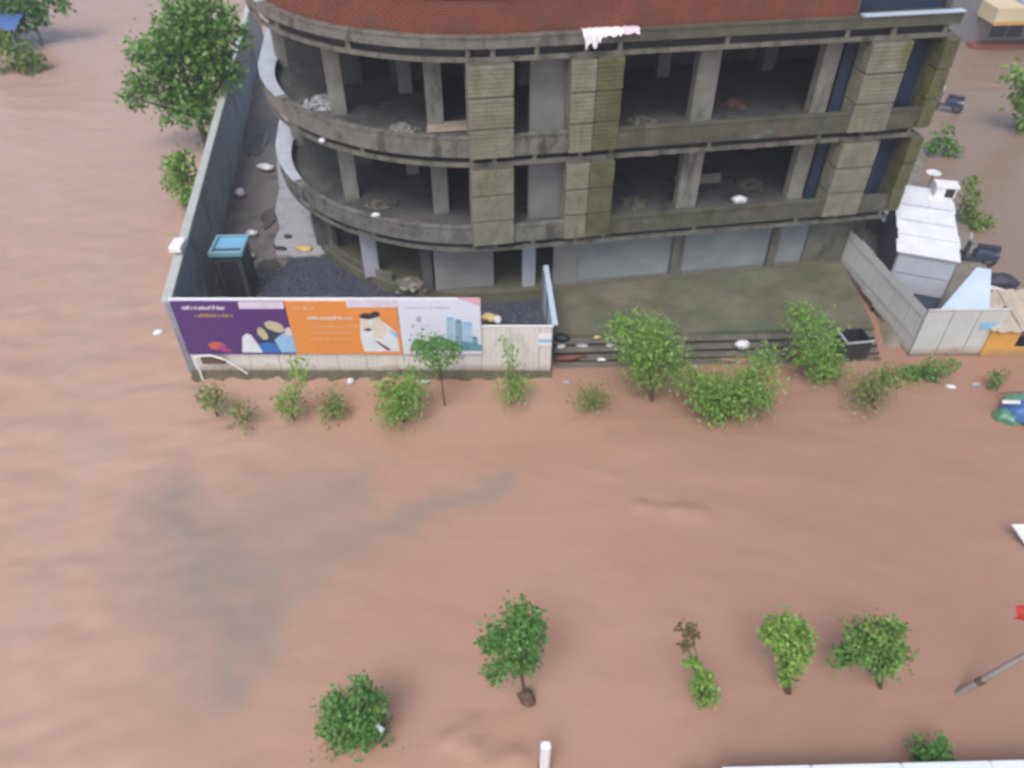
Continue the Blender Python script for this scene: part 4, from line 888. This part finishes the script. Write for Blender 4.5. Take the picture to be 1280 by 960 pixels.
LT = [(701, 434, .3, 'bag_white', .2, 'white crumpled wrapper on the steps touching the hoarding end'), (728, 433, .3, 'bag_grey', .2, 'grey flat wrapper on the steps near the hoarding end'),
      (746, 422, .5, 'bag_yellow', .14, 'yellowish wrapper on the top step near the hoarding end'), (752, 450, .1, 'bag_white', .16, 'white wrapper at the water line of the steps'), (762, 433, .3, 'bag_grey', .2, 'long grey wrapper on the middle step'),
      (822, 447, .12, 'bag_white', .11, 'white scrap on the low step below the spreading bright tree'), (838, 459, 0, 'bag_white', .14, 'pale blue white bag at the water edge below the spreading bright tree'), (808, 459, 0, 'bag_yellow', .12, 'cream scrap in the water edge below the spreading bright tree'),
      (870, 459, 0, 'bag_white', .1, 'white scrap at the water edge beside the loose yellow green tree'), (1000, 441, .2, 'bag_orange', .14, 'orange wrapper on the steps beside the feathery tree'),
      (707, 478, 0, 'bag_grey', .13, 'grey scrap floating before the hoarding end'), (1188, 484, 0, 'bag_white', .18, 'white scrap floating before the plain grey fence'), (1220, 481, 0, 'bag_grey', .16, 'grey scrap floating before the orange kiosk'), (263, 482, 0, 'bag_white', .1, 'small white scrap under the broken hoarding corner')]
for i, (u, v, z, m, r0_, lb_) in enumerate(LT): bag('litter_scrap', 'litter', lb_, pz(u, v, z), r0_, r0_ * .55, r0_ * .35, m, 70 + i)
bag('crate_scrap', 'litter', 'dark red crate piece on the steps at the hoarding end', pz(712, 448, .15), .5, .16, .1, 'maroon', 91)
bag('black_sack', 'sack', 'black sack on the top step beside the hoarding end', pz(702, 424, .5), .26, .2, .14, 'dark_metal', 92)
bag('mud_heap', 'heap', 'dark earth heap in the yard corner behind the purple billboard', (-10.55, 21.6, .1), .7, .7, .8, 'soil', 93)
o = MB().box(-.12, .12, -.05, .05, 0, .03).build('white_stick', 'white'); o.location = (pz(474, 908, .6)[0], pz(474, 908, .6)[1], .55); o.rotation_euler = (.2, .3, R(-40)); tag(o, 'short white stick caught in the dense round bush', 'stick')
# cloth on the top ledge
cl_ = empty('white_cloth', W(3.0, -.05, 10.4), ANG); tag(cl_, 'white and pink cloths thrown over the ledge below the brick wall', 'cloth')
def cloth(x0, x1, drop, m, seed):
    mb = MB(); r2 = random.Random(seed); n_, k = 10, 6
    for i in range(n_ + 1):
        x = x0 + (x1 - x0) * i / n_
        prof = [(.25, .06), (.08, .075), (-.06, .07), (-.10, -.05), (-.11, -drop * .5), (-.12, -drop * (1 + .3 * math.sin(i * 1.1 + seed)))]
        for d_, z in prof: mb.v.append((x + r2.uniform(-.02, .02) - (.25 * (x - (x0 + x1) / 2) if z < -.1 else 0), d_ + .03 * math.sin(i * 1.8 + z * 4), z + r2.uniform(-.015, .015)))
    for i in range(n_):
        for j in range(k - 1): a = i * k + j; mb.f.append((a, a + k, a + k + 1, a + 1))
    mb.build('cloth', m, cl_, True)
MATS['cloth_pink'] = mat('cloth_pink', (.78, .62, .70), None, 3, .6)
cloth(-.7, -.05, .34, 'white', 1); cloth(-.08, .5, .1, 'white', 2); cloth(.4, 1.05, .06, 'cloth_pink', 3)

# ================================================================== RAIN HAZE
hz = MB().box(-1050, 1050, -1050, 1050, -2.4, 19).build('haze', 'white'); tag(hz, 'thin pale rain haze over the flooded street', 'haze', kind='stuff')
hm = bpy.data.materials.new('rain_haze'); hm.use_nodes = True; hn = hm.node_tree; hn.nodes.clear()
pv = hn.nodes.new('ShaderNodeVolumePrincipled'); pv.inputs['Color'].default_value = (.80, .86, .95, 1); pv.inputs['Density'].default_value = .0013
ho = hn.nodes.new('ShaderNodeOutputMaterial'); hn.links.new(pv.outputs[0], ho.inputs['Volume'])
hz.data.materials.clear(); hz.data.materials.append(hm)
